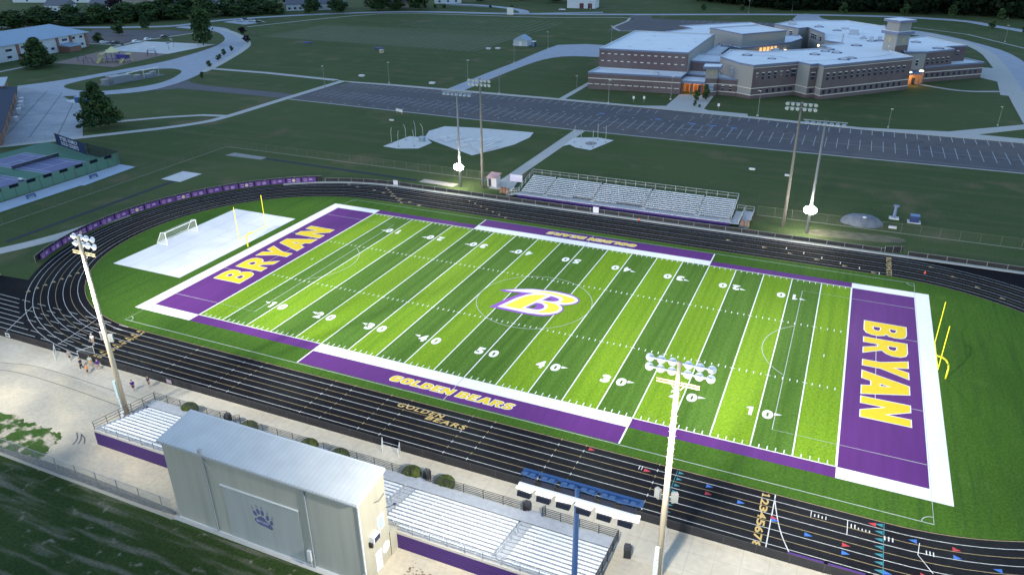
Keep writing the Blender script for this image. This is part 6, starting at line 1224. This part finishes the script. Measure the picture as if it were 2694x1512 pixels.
for i,(x,y,w_,h) in enumerate(((-4.8,165,2.6,4.2),(-6.4,157.5,3.4,3.4),(-3.8,160,3.4,3.4),(-5.5,149.5,1.6,1.8),(-3.6,148.2,1.2,1))): tree((x,y),w_,h,'round','small plant on the school entrance plaza, %s'%('tall dark one against the tower base','left one of the middle pair','right one of the middle pair','small one near the kerb','lowest one near the kerb')[i],'shrubs on the entrance plaza')
for i,(x,y) in enumerate(((27,447),(62,452),(88,452),(112,437),(104,400),(117,384),(-36,450),(-60,445))): tree((x,y),7 if i<4 else 5,7 if i<4 else 4,'round','young roadside tree near the dark woods, %s'%('left of the clock tower','behind the clock tower','right of the clock tower','at the far right road junction','left sapling on the right-hand verge','right sapling on the right-hand verge','above the back car park, right one','above the back car park, left one')[i],'young trees along the far road')
belt=[(-440,200,18,11),(-428,215,18,12),(-420,228,18,11),(-432,240,20,13),(-414,244,17,12),(-404,238,16,10),(-405,258,18,13),(-396,250,16,11),(-392,268,20,15),(-384,258,16,12),(-388,282,22,16),(-378,272,18,14),(-374,290,22,17),(-366,284,16,13),(-362,300,18,14),(-370,310,20,17),(-356,300,16,12),(-352,316,15,11),(-344,314,14,10),(-350,330,18,13),(-336,325,12,9),(-332,335,14,10)]
bl_=[]
for i,(x,y,w_,h) in enumerate(belt): tree((x,y),w_*1.35,h*(.62+.35*((i*7)%5)/4),'bigr','dense green tree in the dark belt between the classroom building and the houses','tree belt behind the classroom building',trunk=.02)
tree((-432,292),14,14,'plum','dark purple tree beside the pale blue gable, left one'); tree((-338,362),18,17,'plum','large dark purple tree between the small grey houses, right one')
for i,(x,y,w_,h,k,lb_) in enumerate(((-350,336,15,11,'bigr','yellow-green tree left of the tall roadside tree'),(-322,330,12,10,'cone','conical dark tree by the road right of the purple tree'),(-306,342,13,13,'cone','conical dark tree by the road, left of the maroon-roofed house'),(-290,352,18,10,'bigr','low dark trees in front of the maroon-roofed house'),(-272,374,26,22,'bigr','big round tree crown right of the maroon-roofed house'),(-248,390,28,20,'bigr','biggest round tree crown beside the curved street'),(-262,382,16,10,'round','smaller tree between the two big round crowns'),(-312,356,12,9,'round','low tree behind the conical ones'),(-398,372,22,20,'bigr','tall tree at the top edge left of the pale blue house'),(-378,380,18,18,'bigr','tall tree at the top edge right of the pale blue house'),(-440,350,16,16,'bigr','dark tree at the top edge near the long tan-roofed building'),(-208,478,20,16,'bigr','dark tree at the top edge over the curved street'),(-176,470,24,18,'bigr','dark tree at the top edge left of the barn'),(-158,468,20,16,'bigr','dark tree at the top edge just behind the barn'),(-232,455,14,12,'round','round tree behind the curved street'))): tree((x,y),w_,h,k,lb_,'trees among the houses',trunk=.1)
for i,(x,y,w_,h) in enumerate(((-250,402,4,2.5),(-243,404,3.4,2.2),(-236,405,4,2.2),(-205,416,3,1.8),(-190,420,3,1.8))): tree((x,y),w_,h,'round','small shrub on the verge of the curved street, %s'%('first','second','third','fourth','last')[i]+' from the left','shrubs on the verge',cat='shrub',trunk=.02)
# far woods: one dark mass
rnd=random.Random(5); wm=MB()
def leafblob(c,r,h,n,s):
    for _ in range(n):
        v=Vector((rnd.gauss(0,1),rnd.gauss(0,1),rnd.gauss(0,1))).normalized(); p=Vector(c)+Vector((v.x*r,v.y*r,h*.55+v.z*h*.5))*1.0; q=s*rnd.uniform(.6,1.4); nn=(v+Vector((rnd.uniform(-.5,.5),rnd.uniform(-.5,.5),rnd.uniform(0,.8)))).normalized(); d=nn.orthogonal().normalized(); e=nn.cross(d); wm.cm=rnd.choice([0,0,0,1]); wm.face([p-d*q,p-e*q,p+d*q,p+e*q])
for row in range(7):
    x=-78+row*3
    while x<210:
        y=470+row*16+rnd.uniform(-5,5)+(max(0,-20-x)*.75)-(max(0,x-90)*.35); leafblob((x,y,0),rnd.uniform(6,9),rnd.uniform(15,22)+row*1.5,330,1.15); wm.cm=0; wm.tube((x,y,0),(x,y,12),.5,.2,5,False); x+=rnd.uniform(8,12)
tag(wm.build('woods',[mat('woods_leaf_dark',(.006,.014,.007),.9,spec=.1),mat('woods_leaf',(.012,.024,.011),.9,spec=.1)]),'dark dense woods along the top right edge','woods',None,'stuff')

# ================================================================ PEOPLE
SK=mat('skin',(.45,.28,.20),.6); SHOE=mat('white_shoe',(.6,.6,.6),.6)
def skin_mesh(name,verts,edges,radii,mt,parent,root=0,sub=1):
    me=bpy.data.meshes.new(name); me.from_pydata(verts,edges,[]); o=bpy.data.objects.new(name,me); COL.objects.link(o)
    md=o.modifiers.new('s','SKIN'); md.use_smooth_shade=True
    for v,r in zip(me.skin_vertices[0].data,radii): v.radius=r if isinstance(r,tuple) else (r,r)
    me.skin_vertices[0].data[root].use_root=True
    s=o.modifiers.new('u','SUBSURF'); s.levels=sub; s.render_levels=sub
    dg=bpy.context.evaluated_depsgraph_get(); m2=bpy.data.meshes.new_from_object(o.evaluated_get(dg)); bpy.data.objects.remove(o)
    m2.materials.clear(); m2.materials.append(mt); o2=bpy.data.objects.new(name,m2); COL.objects.link(o2); o2.parent=parent; return o2
def person(loc,rz,label,shirt,shorts,hair,stride=.18,arm=(.15,-.15),bulk=1,lean=0,capm=None,longp=False):
    t=thing('person',label,'person',(*loc,0),rz); b=bulk*1.15
    # x forward
    V=[(0,0,.94),(0,0,1.12),(lean*.5,0,1.36),(lean,0,1.46),(lean,0,1.54),(lean+.02,0,1.66),(lean+.01,0,1.74)]
    Ra=[(.13*b,.16*b),(.12*b,.15*b),(.12,.17*b),(.08,.10),(.055,.055),(.095,.078),(.075,.065)]; E=[(0,1),(1,2),(2,3),(3,4),(4,5),(5,6)]
    def add(pts,par,rad):
        pr=par
        for p,r in zip(pts,rad): V.append(p); Ra.append(r); E.append((pr,len(V)-1)); pr=len(V)-1
        return pr
    for s,ar in ((1,arm[0]),(-1,arm[1])):
        add([(lean*.9,s*.19,1.41),(ar*.4+lean*.6,s*.25,1.14),(ar+lean*.5+.05,s*.26,.90),(ar+lean*.5+.09,s*.25,.80)],2,[.055,.045,.034,.03]); e=len(V)-1
        for q in (-.025,-.008,.01,.027): add([(V[e][0]+.03,V[e][1]+q,V[e][2]-.07)],e,[.010])
        add([(V[e][0]+.05,V[e][1]-s*.03,V[e][2]-.01)],e-4 if False else e,[.011])
    leg=[]
    for s,st in ((1,stride),(-1,-stride)):
        e=add([(0,s*.09,.88),(st*.5+.02,s*.10,.50),(st,s*.10,.09),(st+.13,s*.11,.035)],0,[.09*b,.062,.04,.035]); leg.append(st)
    skin_mesh('body',V,E,Ra,SK,t)
    SV=[(0,0,.90),(0,0,1.10),(lean*.5,0,1.34),(lean*.95,0,1.45)]; SR=[(.15*b,.185*b),(.145*b,.175*b),(.14*b,.19*b),(.08,.12)]; SE=[(0,1),(1,2),(2,3)]
    for s,ar in ((1,arm[0]),(-1,arm[1])): n=len(SV); SV+=[(lean*.9,s*.20,1.40),(ar*.4+lean*.6,s*.255,1.16)]; SR+=[.075,.065]; SE+=[(2,n),(n,n+1)]
    skin_mesh('shirt',SV,SE,SR,shirt,t)
    PV=[(0,0,.96),(0,0,.86)]; PR=[(.14*b,.165*b),(.13*b,.16*b)]; PE=[(0,1)]
    for s,st in ((1,stride),(-1,-stride)):
        n=len(PV); PV+=[(0.01,s*.09,.80),(st*.45+.02,s*.105,.52)]; PR+=[.10*b,.088]; PE+=[(1,n),(n,n+1)]
        if longp: PV.append((st,s*.10,.12)); PR.append(.06); PE.append((n+1,n+2))
    skin_mesh('shorts' if not longp else 'trousers',PV,PE,PR,shorts,t)
    h=MB(); h.ell((lean-.005,0,1.735),(.115,.09,.095),12,8,.0 if not capm else -.1); 
    if capm: h.tube((lean+.08,0,1.735),(lean+.2,0,1.725),.07,.05,8)
    h.build('cap' if capm else 'hair',capm or hair,t,True)
    for s,st in ((1,stride),(-1,-stride)): m=MB(); m.ell((st+.07,s*.105,.05),(.15,.055,.055),10,6); m.build('shoe',SHOE,t,True)
    m=MB(); m.ell((lean+.115,0,1.655),(.02,.013,.02),6,4); m.build('nose',SK,t)
    return t
MT=lambda n,c:mat('cloth_'+n,c,.85)
nv,bk_,pu,og,tn,wh,gy,tl_=MT('navy',(.02,.03,.07)),MT('black',(.015,.015,.018)),MT('purple',(.06,.02,.22)),MT('orange',(.75,.26,.03)),MT('tan',(.55,.36,.18)),MT('white',(.7,.68,.72)),MT('grey',(.22,.22,.22)),MT('teal_stripe',(.35,.42,.36))
person((-52.9,-37.3),R(-60),'person in white top and tan shorts walking alone on the track',wh,tn,HAIRD,.14,(.2,.1),1,0,TRIMW)
person((-51.9,-41.8),R(-70),'person in dark grey shirt standing between the open gate leaves',gy,bk_,HAIRD,.16,(.1,.2),1.15,0,gy)
person((-48.6,-42.7),R(-150),'person in navy shirt and black trousers behind the one in orange',nv,bk_,HAIRD,.12,(.1,-.1),1.05,0,None,True)
person((-47.9,-41.8),R(-40),'person in pale striped shirt nearest the fence in the group',tl_,tn,HAIRD,.16,(.2,-.1))
person((-46.5,-43.4),R(-120),'person in a bright orange shirt and navy shorts',og,nv,HAIRD,.12,(.05,.1),1.15)
person((-46.2,-42.0),R(10),'person in a purple shirt and grey shorts striding at the right of the group',pu,gy,HAIRD,.22,(.25,-.2),1.05)
person((-37.7,-43.8),R(-50),'person in a dark purple jacket leaning forward beside the tall wooden pole',pu,nv,HAIRD,.2,(.15,-.1),1.15,.14)
person((-36.5,-42.4),R(-90),'person in navy shirt and maroon shorts walking near the grandstand end',nv,MT('maroon',(.12,.02,.05)),HAIRD,.18,(.25,-.2))

for o in list(bpy.data.objects):
    if '_o' in o: del o['_o']
